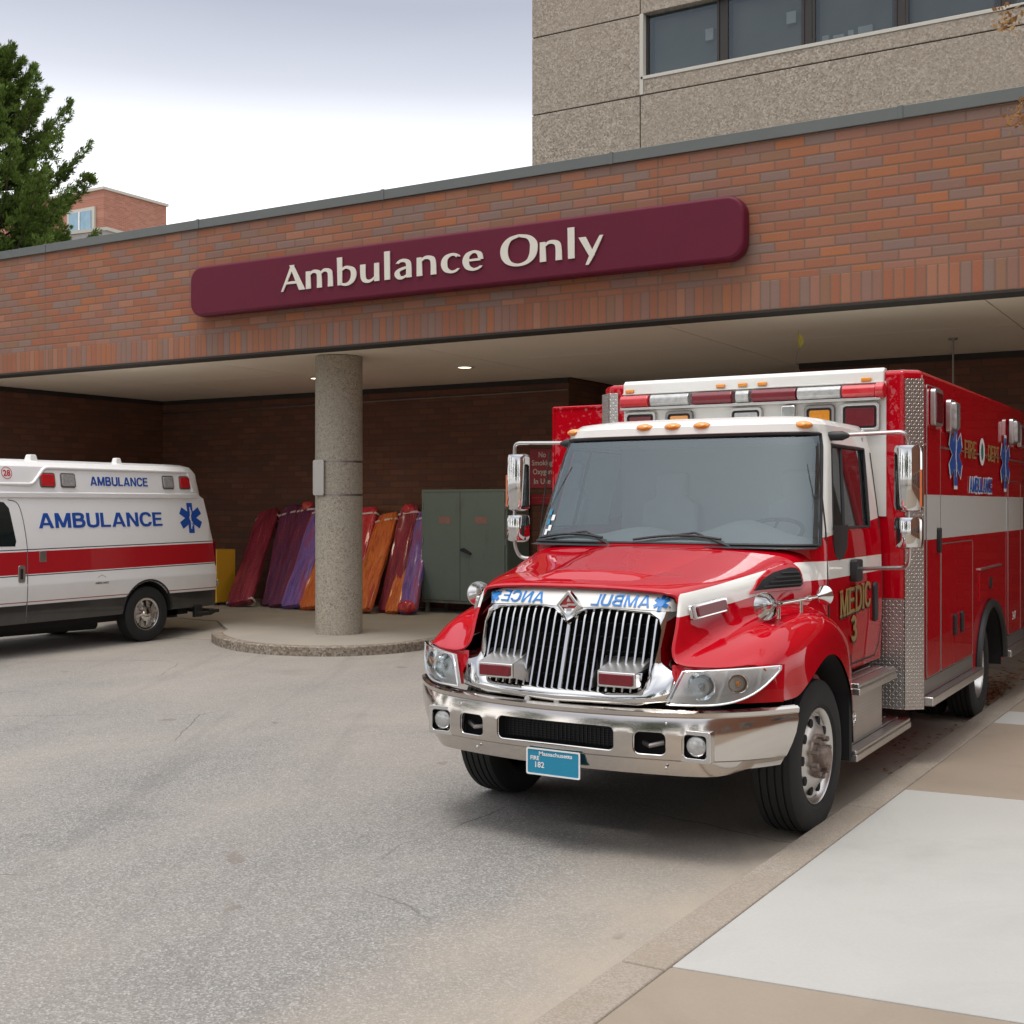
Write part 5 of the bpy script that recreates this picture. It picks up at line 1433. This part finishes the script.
# raised roof
def rst(y, t_, w=1.0, top=2.40):
    pf = [(.915,1.925),(.93,1.935),(.93,1.985),(.912,2.0),(.885,2.2),(.86,2.31),(.80,2.37),(.62,2.405),(0,2.42)]
    o = [(x*w, y, 1.925+(z-1.925)*t_) for x, z in pf]
    return o+[(-a,b_,c) for a,b_,c in o[::-1]][1:]
bm = B(); loft(bm, [rst(8.45,.10,.86),rst(8.60,.35,.93),rst(8.9,.72,.98),rst(9.25,.95),rst(9.6,1),rst(11,1),rst(12.56,1),rst(12.73,.99,.99),rst(12.80,.90,.975),rst(12.84,.55,.97),rst(12.88,.1,.96)])
rf = VP('raised_roof', bm, M['vanroof'], ang=30)
rbt = bvh_of(rf)
for s in (-1, 1):
    def dv(poly, off, dep, bv, step=.15):
        bm = patch2d(poly, 'yz', step, dep); drape(bm, bv, 0, -s, off); return bm
    # moulded bead round the recessed side panel
    for path in ([(12.62,2.295),(10.22,2.30),(10.02,2.09),(8.95,2.09)], [(12.62,2.295),(12.69,2.02)]):
        pts = round_path([(0,a,b_) for a, b_ in path], .06)
        P3 = []
        for p in pts:
            h_ = rbt.ray_cast(Vector((s*3,p.y,p.z)), Vector((-s,0,0)))[0]
            if h_: P3.append(h_+Vector((s*.002,0,0)))
        bm = B(); tube(bm, P3, .022, 8); VP('roof_bead', bm, M['vanroof'], rf, ang=60)
    for a, b_, m_ in ((10.13,10.36,'lensredlit'),(10.44,10.67,'lensclear'),(12.13,12.34,'lensclear'),(12.44,12.65,'lensredlit')):
        fr_ = VP('side_light', dv(rrect(a,b_,2.055,2.24,.03), .012, .03, rbt), M['alud'], rf, bev=.004)
        VP('lens', dv(rrect(a+.018,b_-.018,2.073,2.222,.02), .024, .02, rbt), M[m_], fr_, bev=.006)
    # windows, doors
    VP('front_door_window', dv([(8.55,1.36),(9.70,1.34),(9.72,1.40),(9.66,1.80),(9.60,1.87),(9.50,1.885),(8.86,1.885),(8.78,1.84)], .004, .004, vbt), M['glassdark'].copy() if False else simple('dark van glass', (.012,.018,.018), .04, coat=1), bev=.002)
    for path in ([(9.66,1.90),(9.80,1.84),(9.86,1.5),(9.87,1.1),(9.87,.42)], [(8.72,1.30),(8.75,.9),(8.77,.45)]):
        pts = smooth_path([(0,a,b_) for a,b_ in path], 5); P3 = []
        for p in pts:
            h_ = vbt.ray_cast(Vector((s*3,p.y,p.z)), Vector((-s,0,0)))[0]
            if h_: P3.append(h_)
        bm = B(); tube(bm, P3, .006, 5); VP('door_seam', bm, simple('seam shadow line', (.12,.12,.115), .7))
    # wheel arch lips
    for y in (8.2, 11.80):
        pts = []
        for a in range(-5, 186, 8):
            yy, zz = y+AR*math.cos(R(a)), .39+AR*math.sin(R(a))
            if zz < .41: continue
            h_ = vbt.ray_cast(Vector((s*3,yy+.004*math.cos(R(a)),zz+.01)), Vector((-s,0,0)))[0]
            if h_ and abs(h_.x) > .9: pts.append(h_-Vector((s*.008,0,0)))
        bm = B(); tube(bm, pts, .017, 6); VP('arch_lip', bm, M['black'])
    bm = B()
    for y in (8.2, 11.80): lathe(bm, [(0,.46),(s*.4,.46)] if s>0 else [(-.4,.46),(0,.46)], (s*.56 if s>0 else -.56,y,.40), (1,0,0), 24, True)
    bm.free()
    h_ = VP('door_handle', dv(rrect(9.735,9.835,.90,1.11,.03), .008, .01, vbt), M['alu'], bev=.004)
    VP('handle_grip', dv(rrect(9.765,9.80,.94,1.07,.015), .014, .01, vbt), M['black'], h_)
    VP('door_latch', dv(rrect(10.04,10.14,1.14,1.27,.01), .010, .01, vbt), M['alu'], bev=.003)
    bm = B(); lathe(bm, [(0,.03),(.10,.03)], (s*.995,9.85,.36), (0,0,-1), 8); bm.free()
    bm = B(); prism(bm, rrect(13.0,13.06,.97,1.32,.01), *sorted((s*.93,s*.995)), 'yz'); VP('tail_lamp', bm, M['lensred'], bev=.006)
for s in (-1, 1):
    for y in (8.2, 11.80):
        bm = B(); grid_fn(bm, lambda u, v: (s*(.5+.475*v), y+(.421)*math.cos(math.pi*u), .39+(.421)*math.sin(math.pi*u)), 20, 2)
        VP('arch_liner', bm, M['void'], ang=60)
VP('inner_arch', (lambda b: ([box(b, -.70, .70, y-.5, y+.5, .42, 1.0) for y in (8.2,11.80)], b)[1])(B()), M['void'], ang=0)
# lettering on the near flank
def vtext(s_, size, w_, y, z, m_, bv, off=.003, par=None, offset=0.0):
    ok = all(ch in CAPS for ch in s_)
    bm = caps(s_, size, w_, offset) if ok else text_bm(s_, size, w_, offset=offset)
    xf(bm, SIDE(0, y, z))
    drape(bm, bv, 0, -1, off); return VP('van_lettering', bm, m_, par, ang=0, recalc=False)
vtext('AMBULANCE', .185, 2.02, 11.07, 1.645, M['blue'], vbt, .003, vb_, .19)
vtext('AMBULANCE', .115, .97, 11.39, 2.145, M['blue'], rbt, .003, rf, .19)
vtext('28', .10, .10, 9.67, 2.225, M['lensredlit'], rbt, .006, rf, .002)
bm = B(); pr = [(math.cos(k*.314)*.075, math.sin(k*.314)*.075) for k in range(20)]; pi_ = [(a*.9,b_*.9) for a,b_ in pr]
for k in range(20):
    j = (k+1)%20; bm.faces.new([bm.verts.new((0,9.67+p[0],2.225+p[1])) for p in (pr[k],pr[j],pi_[j],pi_[k])])
drape(bm, rbt, 0, -1, .005); VP('number_ring', bm, M['lensredlit'], rf, ang=0, recalc=False)
for fn, m_, off in ((star_of_life, 'blue', .004), (rod_bm, 'paper', .007)):
    bm = fn(.42); xf(bm, SIDE(0,12.60,1.655))
    for v in bm.verts: v.co.x = 0
    drape(bm, vbt, 0, -1, off); VP('star_of_life' if fn is star_of_life else 'star_rod', bm, M[m_], vb_, ang=0, recalc=False)
vtext('AMBULANCE', .025, .22, 11.0, .835, M['alud'], vbt, .003, vb_, .15)
bm = B()
for a, b_ in (((10.93,.90),(11.0,.935)),((11.0,.935),(11.07,.90))):
    bm.faces.new([bm.verts.new((0,p[0],p[1]+dz)) for p, dz in ((a,0),(b_,0),(b_,.006),(a,.006))])
drape(bm, vbt, 0, -1, .003); VP('small_emblem', bm, M['alud'], vb_, ang=0, recalc=False)
# roof knobs, rear light, bumper, mirror, windscreen
for y, w_ in ((10.22,.065),(11.58,.055)):
    bm = B(); loft(bm, [[(.62-w_,y-w_,2.38),(.62+w_,y-w_,2.38),(.62+w_,y+w_,2.38),(.62-w_,y+w_,2.38)],[(.62-w_*.7,y-w_*.7,2.47),(.62+w_*.7,y-w_*.7,2.47),(.62+w_*.7,y+w_*.7,2.47),(.62-w_*.7,y+w_*.7,2.47)]])
    VP('roof_beacon', bm, M['white'], rf, bev=.015)
for s in (-1,1):
    bm = B(); lathe(bm, [(0,.03),(.03,.055),(.07,.06),(.09,.05)], (s*.70,12.76,2.27), (0,1,0), 16); VP('rear_work_light', bm, M['lensclear'], rf)
    bm = B(); tube(bm, [(s*.97,12.7,.30),(s*.97,12.98,.30),(s*.95,13.06,.32)], .035, 8); box(bm, *sorted((s*.3,s*1.0)), 12.92, 13.12, .30, .345); box(bm, *sorted((s*.93,s*.99)), 12.66, 12.80, .26, .42)
    VP('rear_step_bumper', bm, M['black'], bev=.006)
    bm = B(); lathe(bm, [(0,.05),(.05,.055),(.07,.03)], (s*.90,13.10,.72), (0,1,0), 14); VP('rear_lamp', bm, M['lensclear'])
    bm = B(); prism(bm, rrect(8.62,8.80,1.35,1.62,.03), *sorted((s*1.06,s*1.26)), 'yz'); tube(bm, [(s*.98,8.72,1.42),(s*1.10,8.72,1.42)], .02, 6); VP('van_mirror', bm, M['black'], bev=.02)
bm = B(); grid_fn(bm, lambda u, v: ((u*2-1)*(.88-.06*v), 8.02+.50*v-.10*(1-(u*2-1)**2)*(1-v*.5)-.02, 1.36+.52*v), 16, 6); VP('van_windshield', bm, simple('van windscreen', (.03,.04,.04), .04, coat=1), ang=60)
bm = B(); box(bm, -.95,.95,6.86,7.02,.42,.60); VP('front_bumper', bm, M['chrome'], bev=.03)
bm = B(); box(bm, -.5,.5,6.955,6.985,.68,.92); VP('van_grille', bm, M['black'], bev=.01)
for s in (-1,1): VP('van_headlight', bx(*sorted((s*.55,s*.82)), 6.955,7.0,.70,.90), M['lensclear'], bev=.01)
bm = B(); box(bm, -.8,.8,7.4,12.7,.30,.44); cyl(bm, (-.8,11.80,.37),(.8,11.80,.37),.07); cyl(bm, (.55,9.6,.30),(.62,11.2,.28),.08); box(bm, -.3,.3,10.2,11.1,.2,.4); box(bm,.3,.8,12.15,12.5,.27,.42)
VP('underbody', bm, M['void'])
def vwheel():
    r, hw, rr_ = .372, .115, .215
    bm = B(); sid = [(-hw*.7,rr_),(-hw*.95,rr_+.02),(-hw,(r+rr_)/2),(-hw*.92,r-.03),(-hw*.78,r-.004)]
    pr = sid+[(0,r)]+[(-a,b_) for a,b_ in sid[::-1]]
    lathe(bm, pr, (0,0,0), (1,0,0), 48, False); ty = obj('wheel', bm, M['tyre'], None, ang=30)
    bm = B(); lathe(bm, [(hw*.7,rr_+.01),(hw*.75,rr_),(hw*.6,rr_-.02),(hw*.35,rr_-.03),(hw*.4,rr_*.5),(hw*.4,.01)], (0,0,0), (1,0,0), 40, False)
    rm = obj('rim', bm, M['alu'], ty, ang=40)
    bm = B(); lathe(bm, [(hw*.42,.10),(hw*.75,.095),(hw*.9,.055),(hw*.92,.01)], (0,0,0), (1,0,0), 24, False)
    for k in range(8):
        a = 2*math.pi*k/8; u = Vector((0,math.cos(a),math.sin(a))); n_ = Vector((0,-math.sin(a),math.cos(a)))
        rg = []
        for t_, w_, h_ in ((.07,.022,.80),(.14,.028,.68),(.20,.036,.66)):
            c = u*t_ + n_*(t_-.07)*.25; rg.append([c+n_*w_+Vector((hw*(h_-.3),0,0)), c+n_*w_*.6+Vector((hw*h_,0,0)), c-n_*w_*.6+Vector((hw*h_,0,0)), c-n_*w_+Vector((hw*(h_-.3),0,0))])
        loft(bm, rg)
    lathe(bm, [(hw*.60,.212),(hw*.72,.208),(hw*.70,.190),(hw*.5,.186)], (0,0,0), (1,0,0), 40, False)
    obj('wheel_cover', bm, M['chromew'], rm, ang=40); return ty
vw = vwheel(); vw.parent = V; vw.location = (.865,11.80,.372)
for x, y, rz in ((-.865,11.80,math.pi),(.865,8.2,0),(-.865,8.2,math.pi)):
    c_ = copy_tree(vw, V); c_.location = (x,y,.372); c_.rotation_euler = (0,0,rz)

# ------------------------------------------------------------------ things under the canopy
# green steel cabinet
M['green'] = simple('faded green cabinet paint', (.125,.165,.125), .6, var=.12, sc=3)
def rustgreen():
    n = NT('green paint rusting at the foot'); x, y, z = n.xyz()
    c = n.mix(n.noise(3, 4), (.125,.165,.14), (.16,.20,.175))
    m = n.M('MULTIPLY', n.M('SUBTRACT', 1.0, n.M('MULTIPLY', n.M('SUBTRACT', z, .12), 5.5, clamp=True)), n.ramp(n.noise(12, 5), [(.35,(0,0,0)),(.6,(1,1,1))]))
    c = n.mix(n.M('MULTIPLY', m, .8), c, (.12,.055,.025)); 
    s_ = n.ramp(n.noise(4, 6, .7, v=n.comb(x, y, n.M('MULTIPLY', z, .3))), [(.58,(0,0,0)),(.72,(1,1,1))])
    c = n.mix(n.M('MULTIPLY', s_, .35), c, (.09,.07,.045))
    return n.bsdf(c, .6, 0, n.bump(n.noise(20, 4), .2, .004))
M['rustgreen'] = rustgreen()
gc = empty('metal_cabinet', (-10.65,16.62,.12), 'rust-edged green double-door steel cabinet by the back wall', 'cabinet')
obj('carcass', bx(-.80,.80,-.28,.36,.16,1.96), M['rustgreen'], gc, ang=0, bev=.006)
bm = B(); frame_ring(bm, rrect(-.80,.80,.16,1.96,.004,1), rrect(-.765,.765,.20,1.92,.004,1), -.305, -.281); obj('face_frame', bm, M['rustgreen'], gc, ang=0, bev=.003)
for a, b_ in ((-.76,-.064),(-.056,.76)):
    d_ = obj('door', bx(a,b_,-.318,-.283,.205,1.915), M['rustgreen'], gc, ang=0, bev=.005)
    lx = -.35 if a < -.1 else .33
    obj('door_label', bx(lx-.11,lx+.11,-.322,-.3185,1.42,1.53), simple('faded pink label', (.30,.16,.135), .7, var=.25, sc=30), d_, ang=0)
bm = B(); prism(bm, [(-.03,1.03),(.02,1.04),(.16,.965),(.15,.93),(.0,.98),(-.04,.99)], -.36, -.319); obj('handle', bm, M['black'], gc, bev=.004)
bm = B()
for x in (-.775,.775):
    for z in (.5,1.1,1.65): cyl(bm, (x,-.315,z),(x,-.315,z+.09),.012,n=8)
obj('hinge', bm, M['alud'], gc)
bm = B()
for x in (-.76,.72):
    for y in (-.26,.3): box(bm, x, x+.05, y, y+.05, 0, .16)
obj('leg', bm, M['rustgreen'], gc, ang=0)
# wall signs
def wallsign(x, z0, z1, w_, lab, lines, big):
    s_ = empty('wall_sign', (x,17.085,z0), lab, 'sign')
    obj('sign_panel', bx(-w_/2,w_/2,-.012,.004,0,z1-z0), simple('dark red sign face', (.30,.016,.028), .5, var=.1), s_, ang=0, bev=.003)
    for t_, z, sz, w2 in lines: decal('sign_lettering', text_bm(t_, sz, w2, offset=.0015), M['cream'] if big else simple('faint pink lettering', (.5,.22,.2), .6), s_, FRONT(0,-.0135,z))
wallsign(-9.66, 2.10, 2.72, .46, 'dark red wall sign reading No Smoking Oxygen In Use', [('No',.53,.12,.13),('Smoking',.39,.12,.38),('Oxygen',.25,.12,.34),('In Use',.11,.12,.30)], True)
wallsign(-9.66, 1.84, 2.00, .46, 'thin red strip sign under the No Smoking sign', [('- - - -  - - - - - -',.11,.04,.36),('- - -',.05,.03,.10)], False)
# yellow cabinet
M['yellow'] = simple('yellow cabinet paint', (.72,.42,.03), .5, var=.12, sc=3)
yc = empty('yellow_cabinet', (-15.52,15.75,.117), 'yellow steel cabinet with a pale label behind the van rear', 'cabinet')
obj('carcass', bx(-.35,.35,-.2,.25,.05,.95), M['yellow'], yc, ang=0, bev=.008)
obj('door', bx(-.31,.24,-.215,-.201,.10,.92), M['yellow'], yc, ang=0, bev=.004)
obj('label', bx(-.10,.18,-.219,-.2155,.50,.78), simple('pale yellowed label', (.5,.47,.35), .6), yc, ang=0)
bm = B(); [box(bm, x, x+.06, y, y+.06, 0, .05) for x in (-.33,.27) for y in (-.18,.17)]; obj('foot', bm, M['black'], yc, ang=0)
# plastic-wrapped bundles leaning on the back wall
def wrapmat(name, a, b_, c):
    n = NT(name); x, y, z = n.xyz()
    f = n.noise(1.0, 4, .6, v=n.comb(n.M('MULTIPLY', x, 9.0), n.M('MULTIPLY', y, 6.0), n.M('MULTIPLY', z, 1.5)), dist=.8)
    col = n.ramp(f, [(.34, a), (.5, b_), (.66, c)])
    st_ = n.noise(1.0, 3, .6, v=n.comb(n.M('MULTIPLY', x, 26.0), n.M('MULTIPLY', y, 20.0), n.M('MULTIPLY', z, 1.2)), dist=.5)
    col = n.mix(n.ramp(st_, [(.60,(0,0,0)),(.70,(.55,.55,.55))]), col, tuple(min(1,v*1.3+.10) for v in c))  # pale streaks: highlights along the film put into its colour
    col = n.mix(n.ramp(st_, [(.30,(.8,.8,.8)),(.42,(0,0,0))]), col, tuple(v*.35 for v in a))  # dark streaks: shade of the folds put into the colour
    fine = n.noise(22, 4, .6, v=n.comb(x, y, n.M('MULTIPLY', z, .5)), dist=1.5)
    return n.bsdf(col, .5, 0, n.bump(n.M('ADD', fine, n.M('MULTIPLY', st_, 1.5)), 1.0, .03), coat=.6, coatr=.22)
WM = {'darkred': wrapmat('dark red film', (.16,.006,.025), (.30,.014,.04), (.40,.04,.07)),
      'plum': wrapmat('plum film', (.09,.018,.09), (.16,.02,.08), (.26,.03,.06)),
      'purple': wrapmat('violet film', (.13,.06,.30), (.26,.15,.50), (.44,.07,.12)),
      'orange': wrapmat('orange film', (.60,.10,.02), (.80,.20,.03), (.52,.06,.03)),
      'red': wrapmat('red film', (.52,.01,.04), (.72,.02,.05), (.56,.08,.03))}
def bundle(bx_, by_, tx, tz, w_, d_, key, label, strap, seed, knot=0):
    root = empty('wrapped_bundle', (bx_,by_,.118), label, 'wrapped bundle', 'plastic-wrapped bundles leaning on the back wall')
    r_ = random.Random(seed)
    top_ = Vector((tx-bx_, 16.93-by_, tz-.118)); L_ = top_.length; ez = top_.normalized()
    ex = Vector((1,0,0)); ex = (ex-ez*ex.dot(ez)).normalized(); ey = ez.cross(ex)
    bm = B(); rg = []
    lift = abs(ex.z)*w_/2+abs(ey.z)*d_/2
    for k in range(29):
        t_ = k/28; tp = 1-.10*t_-(.16*((t_-.96)/.04)**2 if t_ > .96 else 0)-(.12*((.04-t_)/.04)**2 if t_ < .04 else 0)
        ring_ = []
        for j in range(36):
            a = 2*math.pi*j/36; cx_, cy_ = math.cos(a), math.sin(a)
            px = math.copysign(abs(cx_)**.45, cx_)*w_/2*tp; py = math.copysign(abs(cy_)**.45, cy_)*d_/2*tp
            fold = noise.noise(Vector((px*26+seed*7+t_*1.3, py*8, t_*1.6)))*.028 + noise.noise(Vector((px*60+seed, py*9, t_*5)))*.010
            sag = noise.noise(Vector((seed*3.1, t_*2.2, 0)))*.02
            ring_.append(Vector((px+sag+noise.noise(Vector((seed, py*6, t_*7)))*.010, py-abs(fold)*1.3+noise.noise(Vector((px*5,seed,t_*9)))*.008, t_*L_)))
        rg.append(ring_)
    loft(bm, rg)
    body = obj('wrapped_body', bm, WM[key], root, ang=70)
    body.matrix_basis = Matrix(((ex.x,ey.x,ez.x,0),(ex.y,ey.y,ez.y,0),(ex.z,ey.z,ez.z,lift*.6),(0,0,0,1)))
    if strap:
        for t_ in ([.93] if strap == 1 else [.93,.03]):
            bm = B(); rg = []
            for dt in (0,.02):
                t2 = t_+dt; tp = 1-.10*t2+.02
                rg.append([ez*(t2*L_)+ex*(math.copysign(abs(math.cos(a))**.45, math.cos(a))*(w_/2*tp+.022))+ey*(math.copysign(abs(math.sin(a))**.45, math.sin(a))*(d_/2*tp+.034)) for a in [2*math.pi*j/20 for j in range(20)]])
            for r in rg:
                for p in r: p.z = max(p.z, .003)
            loft(bm, rg, True, False); obj('pale_strap', bm, simple('pale strap', (.62,.50,.47), .7), root, ang=50)
    if knot:
        bm = B(); bmesh.ops.create_icosphere(bm, subdivisions=3, radius=.12)
        for v in bm.verts: v.co *= 1+.35*noise.noise(v.co*14+Vector((seed,0,0)))
        bmesh.ops.scale(bm, vec=(1.2,.7,.9), verts=bm.verts)
        xf(bm, Matrix.Translation(ex*.02-ey*0+Vector((0,-.07,.12)) if knot == 1 else ez*L_*1.0+Vector((0,-.05,-.02))))
        obj('bunched_film', bm, WM['red'], root, ang=60)
BN = [(-14.62,15.52,-15.22,1.66,.44,.12,'darkred','dark red wrapped bundle leaning beside the yellow cabinet',2,1,0),
 (-14.18,15.86,-14.72,1.74,.40,.10,'plum','plum wrapped bundle, second from the yellow cabinet',1,2,0),
 (-13.93,15.70,-14.30,1.80,.36,.10,'plum','narrow dark plum wrapped bundle with violet streaks, third from the yellow cabinet',1,3,2),
 (-13.55,15.62,-13.98,1.76,.38,.12,'purple','violet wrapped bundle left of the orange one',1,4,0),
 (-13.16,15.60,-13.62,1.60,.34,.10,'orange','orange wrapped bundle half hidden on the left of the column',0,5,0),
 (-12.78,15.95,-12.98,1.74,.42,.12,'red','bright red wrapped bundle emerging on the right of the column',1,6,0),
 (-12.10,15.55,-12.55,1.62,.40,.11,'orange','orange wrapped bundle on the right of the column, lower than its neighbours',1,7,0),
 (-11.78,15.88,-12.10,1.76,.36,.10,'darkred','dark red wrapped bundle between the two orange ones',1,8,2),
 (-11.62,15.75,-11.90,1.50,.24,.08,'orange','narrow orange wrapped bundle beside the violet one by the cabinet',0,9,0),
 (-11.36,15.82,-11.80,1.66,.30,.12,'purple','violet wrapped bundle with a red knot, beside the green cabinet',1,10,1)]
for b_ in BN: bundle(*b_[:4], b_[4]*1.10, *b_[5:])
# hanging bits under the soffit
bm = B(); cyl(bm, (0,0,0), (0,0,-1.0), .012, n=8); lathe(bm, [(0,.05),(.02,.05)], (0,0,-.022), (0,0,1), 12)
o = top('hanging_rod', bm, M['alud'], 'thin metal rod hanging from the soffit behind the red truck', 'rod'); o.location = (-3.08,15.39,3.83)
hg = empty('hanging_leaf', (-4.45,13.78,3.828), 'small yellow leaf dangling on a thread from the canopy soffit', 'leaf')
bm = B(); tube(bm, [(0,0,0),(.0,0,-.05)], .002, 4); tube(bm, [(0,0,-.2),(-.05,.0,-.45),(-.10,0,-.75)], .0015, 4); obj('thread', bm, M['alud'], hg)
bm = B(); grid_fn(bm, lambda u, v: ((u-.5)*.07*math.sin(math.pi*min(.97,v+.05))+.03*math.sin(v*3), .02*math.sin(u*3), -.03-.20*v), 4, 8); obj('leaf_blade', bm, simple('yellow leaf', (.55,.50,.10), .6), hg, ang=60)
# ------------------------------------------------------------------ leaf litter in the gutter behind the rear wheel
M['dryleaf'] = leafm('dry leaves', (.16,.055,.025), (.26,.12,.06), .1)
r_ = random.Random(3); verts, faces = [], []
def leaf(x, y, z, s_):
    a = r_.random()*6.28; c = Vector((x,y,z)); i = len(verts)
    u = Vector((math.cos(a),math.sin(a),r_.uniform(-.3,.3)))*s_; v_ = Vector((-math.sin(a),math.cos(a),r_.uniform(-.3,.5)))*s_*.55
    verts.extend([c-u, c-u*.2+v_, c+u, c-u*.1-v_]); verts[i].z = max(verts[i].z,.006)
    for k in range(4): verts[i+k].z = max(verts[i+k].z, z-.004)
    faces.append((i,i+1,i+2,i+3))
for k in range(420):
    y = 11.9+abs(r_.gauss(0,1.3)); x = KX(y)-.06-abs(r_.gauss(0,.28)); leaf(x, y, .008+r_.random()*.04, r_.uniform(.02,.045))
for k in range(70):
    y = r_.uniform(8.6,12); x = KX(y)-abs(r_.gauss(0,.10))-.02; leaf(x, y, .006+r_.random()*.008, r_.uniform(.012,.028))
for k in range(40): leaf(KX(9.9)+r_.gauss(-.3,.1), r_.gauss(9.7,.35), .007, r_.uniform(.01,.03))
me = bpy.data.meshes.new('fallen_leaves'); me.from_pydata([tuple(v) for v in verts], [], faces); me.materials.append(M['dryleaf'])
o = bpy.data.objects.new('fallen_leaves', me); COL.objects.link(o); tag(o, 'dry brown fallen leaves gathered in the gutter behind the rear wheel', 'leaves', kind='stuff')
# ------------------------------------------------------------------ street tree on the pavement at right, only its twig tips in view
M['autumn'] = leafm('autumn leaves', (.24,.075,.04), (.30,.20,.08), .35)
st_ = empty('street_tree', (2.9,7.6,.05), 'thin street tree on the pavement with reddish autumn twig tips at the right edge', 'tree')
bm = B(); tube(bm, smooth_path([(0,0,0),(.05,0,1.6),(-.05,.1,3.2),(.1,0,5.2),(0,0,6.6)], 3), [.11-.0065*k for k in range(13)], 10)
obj('trunk', bm, M['bark'], st_, recalc=False)
verts, faces = [], []
bm = B(); rr = random.Random(21)
def leafcl(c, n_, sp):
    for k in range(n_):
        p = c+Vector((rr.gauss(0,sp),rr.gauss(0,sp),rr.gauss(0,sp)-sp)); a = Vector((rr.gauss(0,1),rr.gauss(0,1),rr.gauss(0,1))).normalized(); b_ = a.orthogonal().normalized(); s_ = rr.uniform(.012,.026); i = len(verts)
        verts.extend([p-a*s_, p+b_*s_*.6, p+a*s_, p-b_*s_*.6]); faces.append((i,i+1,i+2,i+3))
def branch(p0, p1, dep, r0):
    mid_ = p0.lerp(p1,.5)+Vector((rr.uniform(-1,1),rr.uniform(-1,1),rr.uniform(0,1)))*(p1-p0).length*.10
    tube(bm, [p0, mid_, p1], [r0, r0*.7, r0*.45], 5)
    if dep == 0: leafcl(p1, 34, .055); leafcl(mid_, 12, .05); return
    for k in range(3):
        d_ = (p1-p0).normalized(); q = (mid_.lerp(p1, rr.uniform(0,1)))
        dd = (d_+Vector((rr.uniform(-1,1),rr.uniform(-1,1),rr.uniform(-.6,.7)))*.75).normalized()
        branch(q, q+dd*(p1-p0).length*rr.uniform(.4,.6), dep-1, r0*.5)
for a, L_, z in ((10,1.7,3.3),(70,1.8,3.8),(130,1.6,4.2),(300,1.8,3.5),(350,1.9,4.5),(40,1.5,5.0),(250,1.5,4.8),(100,1.2,5.6)):
    branch(Vector((0,0,z)), Vector((math.cos(R(a))*L_, math.sin(R(a))*L_, z+L_*.5)), 2, .035)
# the two sprays that reach into the picture
for tgt in ((-1.19-2.9, 7.55-7.6, 4.98), (-1.23-2.9, 7.62-7.6, 4.66), (-1.15-2.9,7.5-7.6,4.08)):
    p1 = Vector(tgt); p0 = Vector((-.02,.0,4.0 if p1.z > 4.3 else 3.4)); m_ = p0.lerp(p1,.82)+Vector((0,0,.16))
    tube(bm, [p0, p0.lerp(p1,.4)+Vector((0,0,.3)), m_, p1], [.03,.02,.010,.005], 6)
    for k in range(5):
        q = m_.lerp(p1, k/4); leafcl(q, 22, .035)
    leafcl(p1+Vector((0,0,-.05)), 26, .04)
    
lm = bpy.data.meshes.new('crown'); lm.from_pydata([tuple(v) for v in verts], [], faces); lm.materials.append(M['autumn'])
o = bpy.data.objects.new('crown', lm); COL.objects.link(o); o.parent = st_
obj('branches', bm, M['bark'], st_, recalc=False)
